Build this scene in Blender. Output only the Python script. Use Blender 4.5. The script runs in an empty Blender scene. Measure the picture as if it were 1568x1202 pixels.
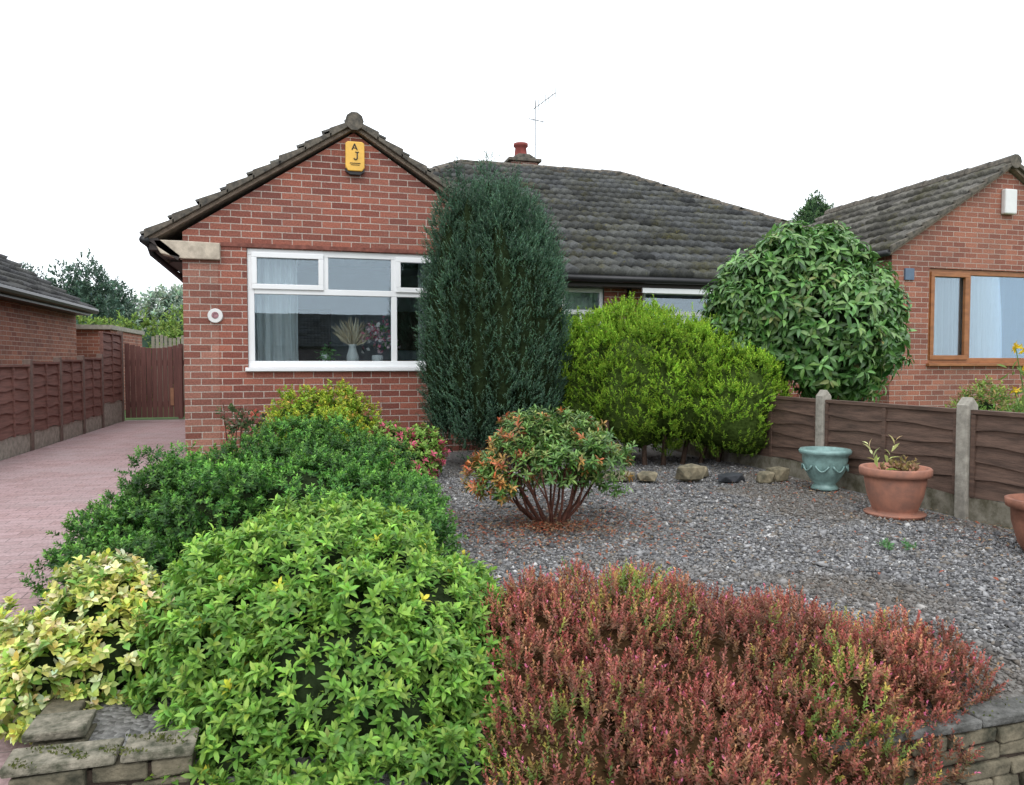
import bpy, math, random
import numpy as np
from mathutils import Vector, Matrix
random.seed(3)
rng = np.random.default_rng(7)
R = math.radians
scene = bpy.context.scene
scene.view_settings.view_transform = 'Standard'
scene.view_settings.look = 'None'
scene.view_settings.exposure = 0

# ------------------------------------------------------------------ materials
def base_mat(name):
    m = bpy.data.materials.new(name); m.use_nodes = True
    nt = m.node_tree; b = nt.nodes['Principled BSDF']
    return m, nt, b
def N(nt, typ, **kw):
    n = nt.nodes.new(typ)
    for k, v in kw.items():
        if k.startswith('_'): setattr(n, k[1:], v)
        else: n.inputs[k.replace('__', ' ')].default_value = v
    return n
def c4(c): return (c[0], c[1], c[2], 1)
def simple(name, col, rough=0.7, var=0.25, scale=8.0, bump=0.0, bscale=60.0, metal=0.0, spec=0.4, col2=None, stretch=None):
    m, nt, b = base_mat(name)
    tc = N(nt, 'ShaderNodeTexCoord')
    mp = N(nt, 'ShaderNodeMapping')
    if stretch: mp.inputs['Scale'].default_value = stretch
    nt.links.new(tc.outputs['Object'], mp.inputs['Vector'])
    no = N(nt, 'ShaderNodeTexNoise', Scale=scale, Detail=6.0, Roughness=0.65)
    nt.links.new(mp.outputs[0], no.inputs['Vector'])
    rp = N(nt, 'ShaderNodeValToRGB')
    a = col; c2 = col2 if col2 else tuple(x*(1-var) for x in col)
    rp.color_ramp.elements[0].position = 0.35; rp.color_ramp.elements[1].position = 0.68
    rp.color_ramp.elements[0].color = c4(c2); rp.color_ramp.elements[1].color = c4(tuple(x*(1+var*0.5) for x in a))
    nt.links.new(no.outputs['Fac'], rp.inputs[0]); nt.links.new(rp.outputs[0], b.inputs['Base Color'])
    b.inputs['Roughness'].default_value = rough; b.inputs['Metallic'].default_value = metal
    b.inputs['Specular IOR Level'].default_value = spec
    if bump > 0:
        n2 = N(nt, 'ShaderNodeTexNoise', Scale=bscale, Detail=5.0)
        nt.links.new(mp.outputs[0], n2.inputs['Vector'])
        bp = N(nt, 'ShaderNodeBump', Strength=bump, Distance=0.01)
        nt.links.new(n2.outputs['Fac'], bp.inputs['Height']); nt.links.new(bp.outputs[0], b.inputs['Normal'])
    return m
def brick_mat(name, c1, c2, mortar, bw=0.225, bh=0.077, ms=0.011, off=0.5, dirt=(0.1,0.09,0.08), dirt_amt=0.35, distort=0.004):
    m, nt, b = base_mat(name)
    uv = N(nt, 'ShaderNodeUVMap'); uv.uv_map = 'UVMap'
    nw = N(nt, 'ShaderNodeTexNoise', Scale=6.0, Detail=3.0)
    nt.links.new(uv.outputs[0], nw.inputs['Vector'])
    sb = N(nt, 'ShaderNodeVectorMath', _operation='SUBTRACT'); sb.inputs[1].default_value = (0.5,0.5,0.5)
    nt.links.new(nw.outputs['Color'], sb.inputs[0])
    sc = N(nt, 'ShaderNodeVectorMath', _operation='SCALE'); sc.inputs['Scale'].default_value = distort*2
    nt.links.new(sb.outputs[0], sc.inputs[0])
    ad = N(nt, 'ShaderNodeVectorMath', _operation='ADD')
    nt.links.new(uv.outputs[0], ad.inputs[0]); nt.links.new(sc.outputs[0], ad.inputs[1])
    br = N(nt, 'ShaderNodeTexBrick', Scale=1.0)
    br.inputs['Brick Width'].default_value = bw; br.inputs['Row Height'].default_value = bh
    br.inputs['Mortar Size'].default_value = ms*0.5; br.inputs['Mortar Smooth'].default_value = 0.15
    br.inputs['Bias'].default_value = 0; br.offset = off
    br.inputs['Color1'].default_value = c4(c1); br.inputs['Color2'].default_value = c4(c2); br.inputs['Mortar'].default_value = c4(mortar)
    nt.links.new(ad.outputs[0], br.inputs['Vector'])
    no = N(nt, 'ShaderNodeTexNoise', Scale=1.3, Detail=5.0, Roughness=0.6)
    nt.links.new(uv.outputs[0], no.inputs['Vector'])
    n3 = N(nt, 'ShaderNodeTexNoise', Scale=55.0, Detail=4.0)
    nt.links.new(uv.outputs[0], n3.inputs['Vector'])
    mr = N(nt, 'ShaderNodeMapRange'); mr.inputs['From Min'].default_value = 0.42; mr.inputs['From Max'].default_value = 0.75
    mr.inputs['To Max'].default_value = dirt_amt
    nt.links.new(no.outputs['Fac'], mr.inputs['Value'])
    mx = N(nt, 'ShaderNodeMixRGB', _blend_type='MIX'); mx.inputs[2].default_value = c4(dirt)
    nt.links.new(mr.outputs[0], mx.inputs[0]); nt.links.new(br.outputs['Color'], mx.inputs[1])
    mr2 = N(nt, 'ShaderNodeMapRange'); mr2.inputs['From Min'].default_value = 0.3; mr2.inputs['From Max'].default_value = 0.7
    mr2.inputs['To Min'].default_value = 0.72; mr2.inputs['To Max'].default_value = 1.2
    nt.links.new(n3.outputs['Fac'], mr2.inputs['Value'])
    mm = N(nt, 'ShaderNodeVectorMath', _operation='SCALE')
    nt.links.new(mx.outputs[0], mm.inputs[0]); nt.links.new(mr2.outputs[0], mm.inputs['Scale'])
    nt.links.new(mm.outputs[0], b.inputs['Base Color'])
    b.inputs['Roughness'].default_value = 0.85; b.inputs['Specular IOR Level'].default_value = 0.25
    sub = N(nt, 'ShaderNodeMath', _operation='MULTIPLY_ADD'); sub.inputs[1].default_value = -1.0
    nt.links.new(br.outputs['Fac'], sub.inputs[0]); nt.links.new(n3.outputs['Fac'], sub.inputs[2])
    bp = N(nt, 'ShaderNodeBump', Strength=0.7, Distance=0.006)
    nt.links.new(sub.outputs[0], bp.inputs['Height']); nt.links.new(bp.outputs[0], b.inputs['Normal'])
    return m
def attr_mat(name, rough=0.55, trans=0.25, spec=0.35, noise=0.0, moss=None):
    m, nt, b = base_mat(name)
    at = N(nt, 'ShaderNodeAttribute'); at.attribute_name = 'Col'
    src = at.outputs['Color']
    for ms_ in (moss or []):
        tc = N(nt, 'ShaderNodeTexCoord')
        no = N(nt, 'ShaderNodeTexNoise', Scale=ms_[1], Detail=8.0, Roughness=0.75)
        nt.links.new(tc.outputs['Object'], no.inputs['Vector'])
        mr = N(nt, 'ShaderNodeMapRange'); mr.inputs['From Min'].default_value = ms_[2]; mr.inputs['From Max'].default_value = ms_[2]+0.1
        mr.inputs['To Max'].default_value = ms_[3]
        nt.links.new(no.outputs['Fac'], mr.inputs['Value'])
        mx = N(nt, 'ShaderNodeMixRGB'); mx.inputs[2].default_value = c4(ms_[0])
        nt.links.new(mr.outputs[0], mx.inputs[0]); nt.links.new(src, mx.inputs[1]); src = mx.outputs[0]
    if noise > 0:
        tc = N(nt, 'ShaderNodeTexCoord')
        no = N(nt, 'ShaderNodeTexNoise', Scale=40.0, Detail=5.0)
        nt.links.new(tc.outputs['Object'], no.inputs['Vector'])
        mr = N(nt, 'ShaderNodeMapRange'); mr.inputs['From Min'].default_value = 0.3; mr.inputs['From Max'].default_value = 0.7
        mr.inputs['To Min'].default_value = 1-noise; mr.inputs['To Max'].default_value = 1+noise
        nt.links.new(no.outputs['Fac'], mr.inputs['Value'])
        mm = N(nt, 'ShaderNodeVectorMath', _operation='SCALE')
        nt.links.new(src, mm.inputs[0]); nt.links.new(mr.outputs[0], mm.inputs['Scale']); src = mm.outputs[0]
    nt.links.new(src, b.inputs['Base Color'])
    b.inputs['Roughness'].default_value = rough; b.inputs['Specular IOR Level'].default_value = spec
    if trans > 0:
        out = nt.nodes['Material Output']
        tr = N(nt, 'ShaderNodeBsdfTranslucent'); nt.links.new(src, tr.inputs['Color'])
        ms = N(nt, 'ShaderNodeMixShader'); ms.inputs[0].default_value = trans
        nt.links.new(b.outputs[0], ms.inputs[1]); nt.links.new(tr.outputs[0], ms.inputs[2]); nt.links.new(ms.outputs[0], out.inputs['Surface'])
    return m
def glass_mat(name, refl=0.22):
    m, nt, b = base_mat(name)
    out = nt.nodes['Material Output']
    g = N(nt, 'ShaderNodeBsdfGlossy'); g.inputs['Roughness'].default_value = 0.0
    g.inputs['Color'].default_value = (0.78,0.90,1,1)
    t = N(nt, 'ShaderNodeBsdfTransparent'); t.inputs['Color'].default_value = (0.90,0.94,0.95,1)
    lw = N(nt, 'ShaderNodeLayerWeight'); lw.inputs['Blend'].default_value = 0.25
    mr = N(nt, 'ShaderNodeMapRange'); mr.inputs['To Min'].default_value = refl; mr.inputs['To Max'].default_value = 0.9
    nt.links.new(lw.outputs['Fresnel'], mr.inputs['Value'])
    ms = N(nt, 'ShaderNodeMixShader'); nt.links.new(mr.outputs[0], ms.inputs[0])
    nt.links.new(t.outputs[0], ms.inputs[1]); nt.links.new(g.outputs[0], ms.inputs[2]); nt.links.new(ms.outputs[0], out.inputs['Surface'])
    return m

M = {}
M['brick'] = brick_mat('brick', (0.37,0.13,0.088), (0.19,0.062,0.048), (0.48,0.40,0.35))
M['brick_b'] = brick_mat('brick_neighbour', (0.37,0.15,0.10), (0.22,0.082,0.06), (0.42,0.34,0.29))
M['brick_quoin'] = brick_mat('brick_quoin', (0.40,0.19,0.14), (0.20,0.068,0.05), (0.46,0.40,0.35))
M['brick_far'] = brick_mat('brick_dark_grey', (0.15,0.11,0.11), (0.10,0.08,0.08), (0.2,0.19,0.19))  # dark greyish brick for the house opposite
M['paver'] = brick_mat('block_paving', (0.38,0.26,0.26), (0.30,0.195,0.19), (0.17,0.125,0.12), bw=0.2, bh=0.1, ms=0.007, dirt=(0.35,0.29,0.29), dirt_amt=0.6)
M['upvc'] = simple('white_upvc', (0.80,0.81,0.82), 0.3, 0.03, 3)
M['concrete'] = simple('concrete', (0.33,0.305,0.26), 0.9, 0.35, 14, 0.4)
M['kneeler'] = simple('kneeler_render', (0.52,0.45,0.36), 0.9, 0.3, 9, 0.3)
M['black'] = simple('black_plastic', (0.02,0.02,0.022), 0.4, 0.2, 10)
M['fascia'] = simple('dark_fascia', (0.035,0.025,0.022), 0.5, 0.2, 10)
M['verge'] = simple('verge_mortar', (0.26,0.20,0.155), 0.95, 0.4, 20, 0.6)
M['ridge'] = simple('ridge_tile', (0.14,0.12,0.095), 0.95, 0.4, 14, 0.5, col2=(0.055,0.052,0.046))
M['tile'] = attr_mat('roof_tile', 0.92, 0.0, 0.15, noise=0.3, moss=[((0.075,0.07,0.032), 1.6, 0.53, 0.6),((0.13,0.128,0.09), 14.0, 0.58, 0.75),((0.016,0.016,0.017), 9.0, 0.58, 0.6),((0.13,0.115,0.03), 5.0, 0.60, 0.8)])
M['tile_l'] = attr_mat('roof_tile_plain', 0.9, 0.0, 0.2, noise=0.25)
M['fence_red'] = simple('fence_red_wood', (0.19,0.09,0.072), 0.8, 0.35, 6, 0.4, 40, stretch=(3,0.4,6))
M['fence_brown'] = simple('fence_brown_wood', (0.125,0.076,0.056), 0.8, 0.5, 6, 0.4, 40, stretch=(3,0.6,6))
M['gate'] = simple('gate_wood', (0.14,0.06,0.05), 0.75, 0.3, 6, 0.3, stretch=(6,6,0.5))
M['oak'] = simple('stained_window_frame', (0.32,0.125,0.045), 0.45, 0.3, 6, stretch=(1,1,3))
M['terracotta'] = simple('terracotta', (0.36,0.155,0.10), 0.8, 0.3, 9, 0.2, col2=(0.24,0.12,0.088))
M['glaze'] = simple('turquoise_glaze', (0.22,0.35,0.33), 0.35, 0.35, 14)
M['soil'] = simple('soil', (0.05,0.035,0.025), 0.95, 0.5, 20, 0.8)
M['grass'] = simple('grass', (0.07,0.13,0.03), 0.95, 0.4, 3, 0.5)
M['asphalt'] = simple('asphalt', (0.055,0.055,0.058), 0.9, 0.25, 30, 0.4, 200)
M['pavement'] = brick_mat('pavement_slabs', (0.27,0.26,0.25), (0.22,0.215,0.21), (0.09,0.09,0.09), bw=0.6, bh=0.6, ms=0.012)
M['wallstone'] = simple('garden_wall_stone', (0.17,0.145,0.10), 0.95, 0.5, 13, 0.9, 45, col2=(0.035,0.035,0.022))
M['coping'] = simple('coping_stone', (0.23,0.205,0.16), 0.95, 0.5, 22, 1.0, 60, col2=(0.05,0.052,0.032))
M['coping_r'] = simple('coping_stone_grey', (0.13,0.128,0.12), 0.95, 0.5, 16, 1.0, 60, col2=(0.045,0.045,0.04))
M['rock'] = simple('rockery_stone', (0.24,0.20,0.13), 0.95, 0.5, 9, 0.8, 30, col2=(0.07,0.065,0.045))
M['blackrock'] = simple('slate_rock', (0.035,0.038,0.045), 0.7, 0.4, 9, 0.8, 30)
M['bark'] = simple('bark', (0.09,0.055,0.038), 0.9, 0.4, 20, 0.8)
M['redstem'] = simple('reddish_stem', (0.12,0.045,0.03), 0.8, 0.4, 20, 0.5)
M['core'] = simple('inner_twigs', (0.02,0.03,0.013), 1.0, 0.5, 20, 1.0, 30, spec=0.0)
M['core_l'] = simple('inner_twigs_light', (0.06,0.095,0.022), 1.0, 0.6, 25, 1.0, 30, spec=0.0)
M['core_h'] = simple('inner_twigs_hazed', (0.05,0.085,0.06), 1.0, 0.5, 3, 1.0, 5, spec=0.0)  # distance haze mixed into the core colour of background planting
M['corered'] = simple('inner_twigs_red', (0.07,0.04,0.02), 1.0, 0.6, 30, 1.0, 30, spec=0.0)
M['plaster'] = simple('room_plaster', (0.42,0.46,0.50), 0.9, 0.1, 3)
M['carpet'] = simple('carpet', (0.12,0.08,0.06), 1.0, 0.2, 10)
M['net'] = attr_mat('net_curtain', 0.9, 0.5, 0.1)
M['glass'] = glass_mat('window_glass', 0.10)
M['glass_r'] = glass_mat('window_glass_r', 0.10)
M['yellow'] = simple('alarm_yellow', (0.78,0.45,0.08), 0.45, 0.15, 6)
M['white'] = simple('white_plastic', (0.70,0.70,0.69), 0.4, 0.06, 8)
M['pot_red'] = simple('chimney_clay', (0.26,0.06,0.05), 0.8, 0.3, 10)
M['metal'] = simple('aerial_metal', (0.30,0.31,0.32), 0.4, 0.2, 10, metal=0.8)
M['leaf'] = attr_mat('leaf', 0.5, 0.28, 0.35)
M['leafmatt'] = attr_mat('conifer_foliage', 0.75, 0.25, 0.15)
M['gloss'] = attr_mat('glossy_leaf', 0.40, 0.2, 0.5)
M['stone'] = attr_mat('gravel_stones', 0.9, 0.0, 0.2, noise=0.2)
def gravel_mat():
    m, nt, b = base_mat('gravel_base')
    tc = N(nt, 'ShaderNodeTexCoord')
    vo = N(nt, 'ShaderNodeTexVoronoi', Scale=60.0); nt.links.new(tc.outputs['Object'], vo.inputs['Vector'])
    rp = N(nt, 'ShaderNodeValToRGB'); e = rp.color_ramp.elements
    e[0].color = (0.085,0.083,0.08,1); e[1].color = (0.24,0.235,0.225,1)
    sp = N(nt, 'ShaderNodeSeparateColor'); nt.links.new(vo.outputs['Color'], sp.inputs[0])
    nt.links.new(sp.outputs[0], rp.inputs[0])
    no = N(nt, 'ShaderNodeTexNoise', Scale=1.5, Detail=6.0); nt.links.new(tc.outputs['Object'], no.inputs['Vector'])
    mr = N(nt, 'ShaderNodeMapRange'); mr.inputs['From Min'].default_value = 0.45; mr.inputs['From Max'].default_value = 0.75; mr.inputs['To Max'].default_value = 0.5
    nt.links.new(no.outputs['Fac'], mr.inputs['Value'])
    mx = N(nt, 'ShaderNodeMixRGB'); mx.inputs[2].default_value = (0.12,0.098,0.072,1)
    nt.links.new(mr.outputs[0], mx.inputs[0]); nt.links.new(rp.outputs[0], mx.inputs[1]); nt.links.new(mx.outputs[0], b.inputs['Base Color'])
    b.inputs['Roughness'].default_value = 0.95
    bp = N(nt, 'ShaderNodeBump', Strength=1.0, Distance=0.012); bp.invert = True
    nt.links.new(vo.outputs['Distance'], bp.inputs['Height']); nt.links.new(bp.outputs[0], b.inputs['Normal'])
    return m
M['gravel'] = gravel_mat()

# ------------------------------------------------------------------ builders
def group(name, loc=(0,0,0)):
    e = bpy.data.objects.new(name, None); e.location = loc; e.empty_display_size = 0.2
    scene.collection.objects.link(e); return e
def attach(o, parent):
    if parent is not None:
        o.parent = parent; o.matrix_parent_inverse = Matrix.Translation(-Vector(parent.location))
def np_mesh(name, V, loops, starts, mat, parent=None, col=None, smooth=False):
    me = bpy.data.meshes.new(name)
    me.vertices.add(len(V)); me.vertices.foreach_set('co', np.ascontiguousarray(V, dtype=np.float32).ravel())
    me.loops.add(len(loops)); me.loops.foreach_set('vertex_index', np.ascontiguousarray(loops, dtype=np.int32))
    me.polygons.add(len(starts)); me.polygons.foreach_set('loop_start', np.ascontiguousarray(starts, dtype=np.int32))
    me.update(calc_edges=True)
    if smooth: me.polygons.foreach_set('use_smooth', np.ones(len(starts), dtype=bool))
    if col is not None:
        a = me.color_attributes.new('Col', 'FLOAT_COLOR', 'POINT')
        rgba = np.ones((len(V),4), dtype=np.float32); rgba[:,:3] = np.clip(col,0,1); a.data.foreach_set('color', rgba.ravel())
    me.materials.append(mat)
    o = bpy.data.objects.new(name, me); scene.collection.objects.link(o); attach(o, parent); return o
class MB:
    def __init__(s): s.v = []; s.f = []
    def poly(s, pts):
        n = len(s.v); s.v += [tuple(p) for p in pts]; s.f.append(tuple(range(n, n+len(pts))))
    def box(s, x0,x1,y0,y1,z0,z1,jit=0):
        n = len(s.v)
        vv = [(x0,y0,z0),(x1,y0,z0),(x1,y1,z0),(x0,y1,z0),(x0,y0,z1),(x1,y0,z1),(x1,y1,z1),(x0,y1,z1)]
        if jit: vv=[tuple(c+random.uniform(-jit,jit) for c in p) for p in vv]
        s.v += vv
        for f in ((0,3,2,1),(4,5,6,7),(0,1,5,4),(1,2,6,5),(2,3,7,6),(3,0,4,7)): s.f.append(tuple(n+i for i in f))
    def prism(s, pts, d):
        n = len(s.v); k = len(pts)
        s.v += [tuple(p) for p in pts] + [tuple(Vector(p)+Vector(d)) for p in pts]
        s.f.append(tuple(n+i for i in range(k))[::-1]); s.f.append(tuple(n+k+i for i in range(k)))
        for i in range(k): j=(i+1)%k; s.f.append((n+i, n+j, n+k+j, n+k+i))
    def tube(s, pts, radii, seg=8, cap=True):
        n = len(s.v); pts = [Vector(p) for p in pts]
        if not hasattr(radii,'__len__'): radii = [radii]*len(pts)
        for i,p in enumerate(pts):
            t = (pts[min(i+1,len(pts)-1)] - pts[max(i-1,0)]); t.normalize()
            a = Vector((0,0,1)) if abs(t.z) < 0.9 else Vector((1,0,0))
            e1 = t.cross(a).normalized(); e2 = t.cross(e1)
            for k in range(seg):
                an = 2*math.pi*k/seg; s.v.append(tuple(p + (e1*math.cos(an)+e2*math.sin(an))*radii[i]))
        for i in range(len(pts)-1):
            for k in range(seg):
                k2=(k+1)%seg; s.f.append((n+i*seg+k, n+i*seg+k2, n+(i+1)*seg+k2, n+(i+1)*seg+k))
        if cap:
            s.f.append(tuple(n+k for k in range(seg))[::-1]); s.f.append(tuple(n+(len(pts)-1)*seg+k for k in range(seg)))
    def lathe(s, c, prof, seg=32):
        n = len(s.v)
        for r,z in prof:
            for k in range(seg):
                a=2*math.pi*k/seg; s.v.append((c[0]+r*math.cos(a), c[1]+r*math.sin(a), c[2]+z))
        for i in range(len(prof)-1):
            for k in range(seg):
                k2=(k+1)%seg; s.f.append((n+i*seg+k, n+i*seg+k2, n+(i+1)*seg+k2, n+(i+1)*seg+k))
        s.f.append(tuple(n+k for k in range(seg))[::-1]); s.f.append(tuple(n+(len(prof)-1)*seg+k for k in range(seg)))
    def blob(s, c, r, jit=0.15, sub=2):
        import bmesh
        bm = bmesh.new(); bmesh.ops.create_icosphere(bm, subdivisions=sub, radius=1.0)
        n = len(s.v); ph = [random.uniform(0,6.28) for _ in range(6)]
        for v in bm.verts:
            p = v.co
            k = 1 + jit*(math.sin(3*p.x+ph[0])*math.cos(3.3*p.y+ph[1]) + 0.7*math.sin(5*p.z+ph[2]+2*p.x) + 0.5*random.uniform(-1,1))
            s.v.append((c[0]+p.x*r[0]*k, c[1]+p.y*r[1]*k, c[2]+p.z*r[2]*k))
        bm.verts.ensure_lookup_table()
        for f in bm.faces: s.f.append(tuple(n+v.index for v in f.verts))
        bm.free()
    def build(s, name, mat, parent=None, bevel=0.0, smooth=False):
        me = bpy.data.meshes.new(name); me.from_pydata(s.v, [], s.f); me.update()
        uv = me.uv_layers.new(name='UVMap')
        for p in me.polygons:
            n = p.normal; ax = max(range(3), key=lambda i: abs(n[i]))
            for li in p.loop_indices:
                co = me.vertices[me.loops[li].vertex_index].co
                uv.data[li].uv = (co.y, co.z) if ax==0 else ((co.x, co.z) if ax==1 else (co.x, co.y))
            p.use_smooth = smooth
        me.materials.append(mat)
        o = bpy.data.objects.new(name, me); scene.collection.objects.link(o); attach(o, parent)
        if bevel > 0:
            b = o.modifiers.new('bevel','BEVEL'); b.width = bevel; b.segments = 2; b.limit_method='ANGLE'; b.angle_limit = R(40)
        return o

# ------------------------------------------------------------------ roofs
def tile_slope(name, O, U, V, width, length, mat, parent, clip=None, pitch=0.18, course=0.31, amp=0.030, step=0.055, base=(0.048,0.050,0.052), var=0.5):
    O=np.array(O,float); U=np.array(U,float); V=np.array(V,float); U/=np.linalg.norm(U); V/=np.linalg.norm(V)
    Nn=np.cross(U,V); 
    if Nn[2]<0: Nn=-Nn
    nu=int(width/pitch*7)+1; us=np.linspace(0,width,nu); nc=int(math.ceil(length/course))
    verts=[];cols=[];count=0;faces=[]
    ph=(us/pitch)%1.0
    prof=amp*(np.abs(np.sin(math.pi*ph))**0.8)*1.6
    tile=np.floor(us/(pitch*2)).astype(int)
    for k in range(nc):
        v0=k*course; v1=min((k+1)*course+0.01,length+0.01)
        jit=rng.normal(0,0.006,tile.max()+2)[tile]
        tone=(1+rng.uniform(-var,var,tile.max()+2))[tile]
        hue=rng.uniform(0,1,tile.max()+2)[tile]
        for ri,(v,h) in enumerate([(v0+0.004,0),(v0,step),(v1,0.0)]):
            hh=prof+h+jit+(0.012 if h>0 else 0)
            if ri==0: hh=np.full(nu,-0.01)
            P=O+us[:,None]*U+(v+jit[:,None]*2)*V+hh[:,None]*Nn
            verts.append(P)
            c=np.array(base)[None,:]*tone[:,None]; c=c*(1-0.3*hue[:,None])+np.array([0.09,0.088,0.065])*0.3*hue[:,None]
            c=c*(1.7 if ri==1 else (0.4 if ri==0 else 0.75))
            cols.append(c)
        n0=count
        for r in (0,1):
            a=n0+r*nu+np.arange(nu-1); vc=(v0 if r==0 else (v0+v1)/2)
            uc=(us[:-1]+us[1:])/2
            ok=np.ones(nu-1,bool) if clip is None else clip(uc,vc)
            q=np.stack([a,a+1,a+1+nu,a+nu],1)[ok]; faces.append(q)
        count+=3*nu
    Vv=np.concatenate(verts); C=np.concatenate(cols); F=np.concatenate(faces)
    return np_mesh(name,Vv,F.ravel(),np.arange(len(F))*4,mat,parent,C)
def ridge_run(mb, p0, p1, r=0.1, seg_len=0.42):
    p0=Vector(p0); p1=Vector(p1); L=(p1-p0).length; n=max(1,int(L/seg_len))
    for i in range(n):
        a=p0.lerp(p1,i/n); b=p0.lerp(p1,(i+1.04)/n)
        dz=random.uniform(-0.008,0.008)
        a=a+Vector((0,0,dz)); b=b+Vector((0,0,dz))
        mb.tube([a,b],[r*1.08,r*0.95],10)

# ------------------------------------------------------------------ foliage
T_SIMPLE = (np.array([[0,0,0],[0.45,-1,0.10],[1,0,-0.08],[0.45,1,0.10],[0.5,0,0]],float), [(0,1,2,4),(0,4,2,3)])
T_DETAIL = (np.array([[0,0,0],[0.30,-0.82,0.09],[0.33,0,0.03],[0.30,0.82,0.09],[0.66,-0.8,0.04],[0.70,0,-0.03],[0.66,0.8,0.04],[1,0,-0.16]],float),
            [(0,1,2),(0,2,3),(1,4,5,2),(2,5,6,3),(4,7,5),(5,7,6)])
def unit(a): return a/np.maximum(np.linalg.norm(a,axis=-1,keepdims=True),1e-9)
def leaf_mesh(name,P,A,Nn,L,W,C,mat,parent,detail=False,smooth=False):
    T,F = T_DETAIL if detail else T_SIMPLE
    A=unit(A); S=unit(np.cross(A,Nn)); Nn=np.cross(S,A)
    n=len(P); k=len(T)
    V=(P[:,None,:]+T[None,:,0,None]*L[:,None,None]*A[:,None,:]+T[None,:,1,None]*W[:,None,None]*0.5*S[:,None,:]+T[None,:,2,None]*L[:,None,None]*Nn[:,None,:]).reshape(-1,3)
    fl=np.concatenate([np.array(f) for f in F]); sz=np.array([len(f) for f in F]); st=np.concatenate([[0],np.cumsum(sz)[:-1]]); tot=sz.sum()
    loops=(np.arange(n)[:,None]*k+fl[None,:]).ravel(); starts=(np.arange(n)[:,None]*tot+st[None,:]).ravel()
    col=np.repeat(C,k,axis=0)
    return np_mesh(name,V,loops,starts,mat,parent,col,smooth)
def sample(lumps,n,zmin=-9,upbias=0.0,depth=(0.8,1.04),wob=0.10,keep=0.86):
    lumps=np.array(lumps,float); w=(lumps[:,3]*lumps[:,5]+lumps[:,4]*lumps[:,5]+lumps[:,3]*lumps[:,4]); w/=w.sum()
    out_p=[];out_n=[];out_i=[];tot=0
    for _ in range(30):
        m=int(n*1.6)+10
        idx=rng.choice(len(lumps),m,p=w); d=unit(rng.normal(size=(m,3))+np.array([0,0,upbias]))
        rr=lumps[idx,3:6]; s=rng.uniform(depth[0],depth[1],m)
        wv=1+wob*(np.sin(5*d[:,0]+idx*1.7)*np.sin(5*d[:,1]+idx)+np.sin(7*d[:,2]+idx*2.3))*0.6
        p=lumps[idx,:3]+rr*d*(s*wv)[:,None]; nn=unit(d/rr)
        ok=p[:,2]>zmin
        for j in range(len(lumps)):
            q=(p-lumps[j,:3])/lumps[j,3:6]; ins=(np.einsum('ij,ij->i',q,q)<(keep*depth[0])**2)&(idx!=j); ok&=~ins
        out_p.append(p[ok]);out_n.append(nn[ok]);out_i.append(idx[ok]);tot+=ok.sum()
        if tot>=n: break
    return np.concatenate(out_p)[:n],np.concatenate(out_n)[:n],np.concatenate(out_i)[:n]
def clumpify(lumps,n,r,zmin=0.0,zs=1.0,depth=(0.82,0.98)):
    P,_,_=sample(lumps,n,zmin=zmin,depth=depth,upbias=0.25)
    return list(lumps)+[(p[0],p[1],p[2],r*random.uniform(.7,1.3),r*random.uniform(.7,1.3),r*zs*random.uniform(.7,1.3)) for p in P]
def shoots(name,P,AX,K,slen,ang0,ang1,L,W,cb,ct,mat,parent,detail=False,jit=0.25,droop=0.0,cvar=0.2,bright=None,tipcol=None,smooth=False,Lend=0.6,huevar=0.08):
    S=len(P); AX=unit(AX); h=np.where(np.abs(AX[:,2:3])<0.9,np.array([[0,0,1.]]),np.array([[1.,0,0]]))
    e1=unit(np.cross(AX,h)); e2=np.cross(AX,e1)
    k=np.arange(K); f=(k+0.5)/K
    sl=slen*rng.uniform(0.7,1.25,S)
    az=k[None,:]*2.399+rng.uniform(0,6.28,S)[:,None]+rng.normal(0,0.25,(S,K))
    rad=np.cos(az)[...,None]*e1[:,None,:]+np.sin(az)[...,None]*e2[:,None,:]
    an=(ang0+(ang1-ang0)*f)[None,:]+rng.normal(0,jit*0.6,(S,K))
    D=AX[:,None,:]*np.cos(an)[...,None]+rad*np.sin(an)[...,None]+rng.normal(0,jit*0.3,(S,K,3)); D[...,2]-=droop
    pos=P[:,None,:]+AX[:,None,:]*(sl[:,None]*f[None,:])[...,None]
    Nn=np.repeat(AX[:,None,:],K,1)+rng.normal(0,jit*0.5,(S,K,3))+np.array([0,0,0.3])
    size=rng.uniform(0.75,1.2,(S,K))*(1+(Lend-1)*f)[None,:]
    br=(1+rng.uniform(-cvar,cvar,(S,1)))*(1+rng.uniform(-cvar*0.6,cvar*0.6,(S,K)))
    if bright is not None: br=br*bright[:,None]
    cb=np.array(cb); ct=np.array(ct)
    if cb.ndim==1: cb=np.repeat(cb[None],S,0)
    if ct.ndim==1: ct=np.repeat(ct[None],S,0)
    C=cb[:,None,:]*(1-f)[None,:,None]+ct[:,None,:]*f[None,:,None]
    C=C*br[...,None]*(1+rng.normal(0,huevar,(S,K,3)))
    if tipcol is not None:
        msk,tc,fr=tipcol; sel=msk[:,None]&(f>fr)[None,:]
        C[sel]=np.array(tc)*rng.uniform(0.7,1.25,(sel.sum(),1))
    n=S*K
    return leaf_mesh(name,pos.reshape(n,3),D.reshape(n,3),Nn.reshape(n,3),(L*size).reshape(n),(W*size).reshape(n),C.reshape(n,3),mat,parent,detail,smooth)
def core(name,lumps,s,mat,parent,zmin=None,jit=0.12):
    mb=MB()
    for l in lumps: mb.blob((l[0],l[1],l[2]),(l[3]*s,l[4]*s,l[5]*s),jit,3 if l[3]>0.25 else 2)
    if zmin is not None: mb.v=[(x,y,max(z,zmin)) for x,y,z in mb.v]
    return mb.build(name,mat,parent,smooth=True)
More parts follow.
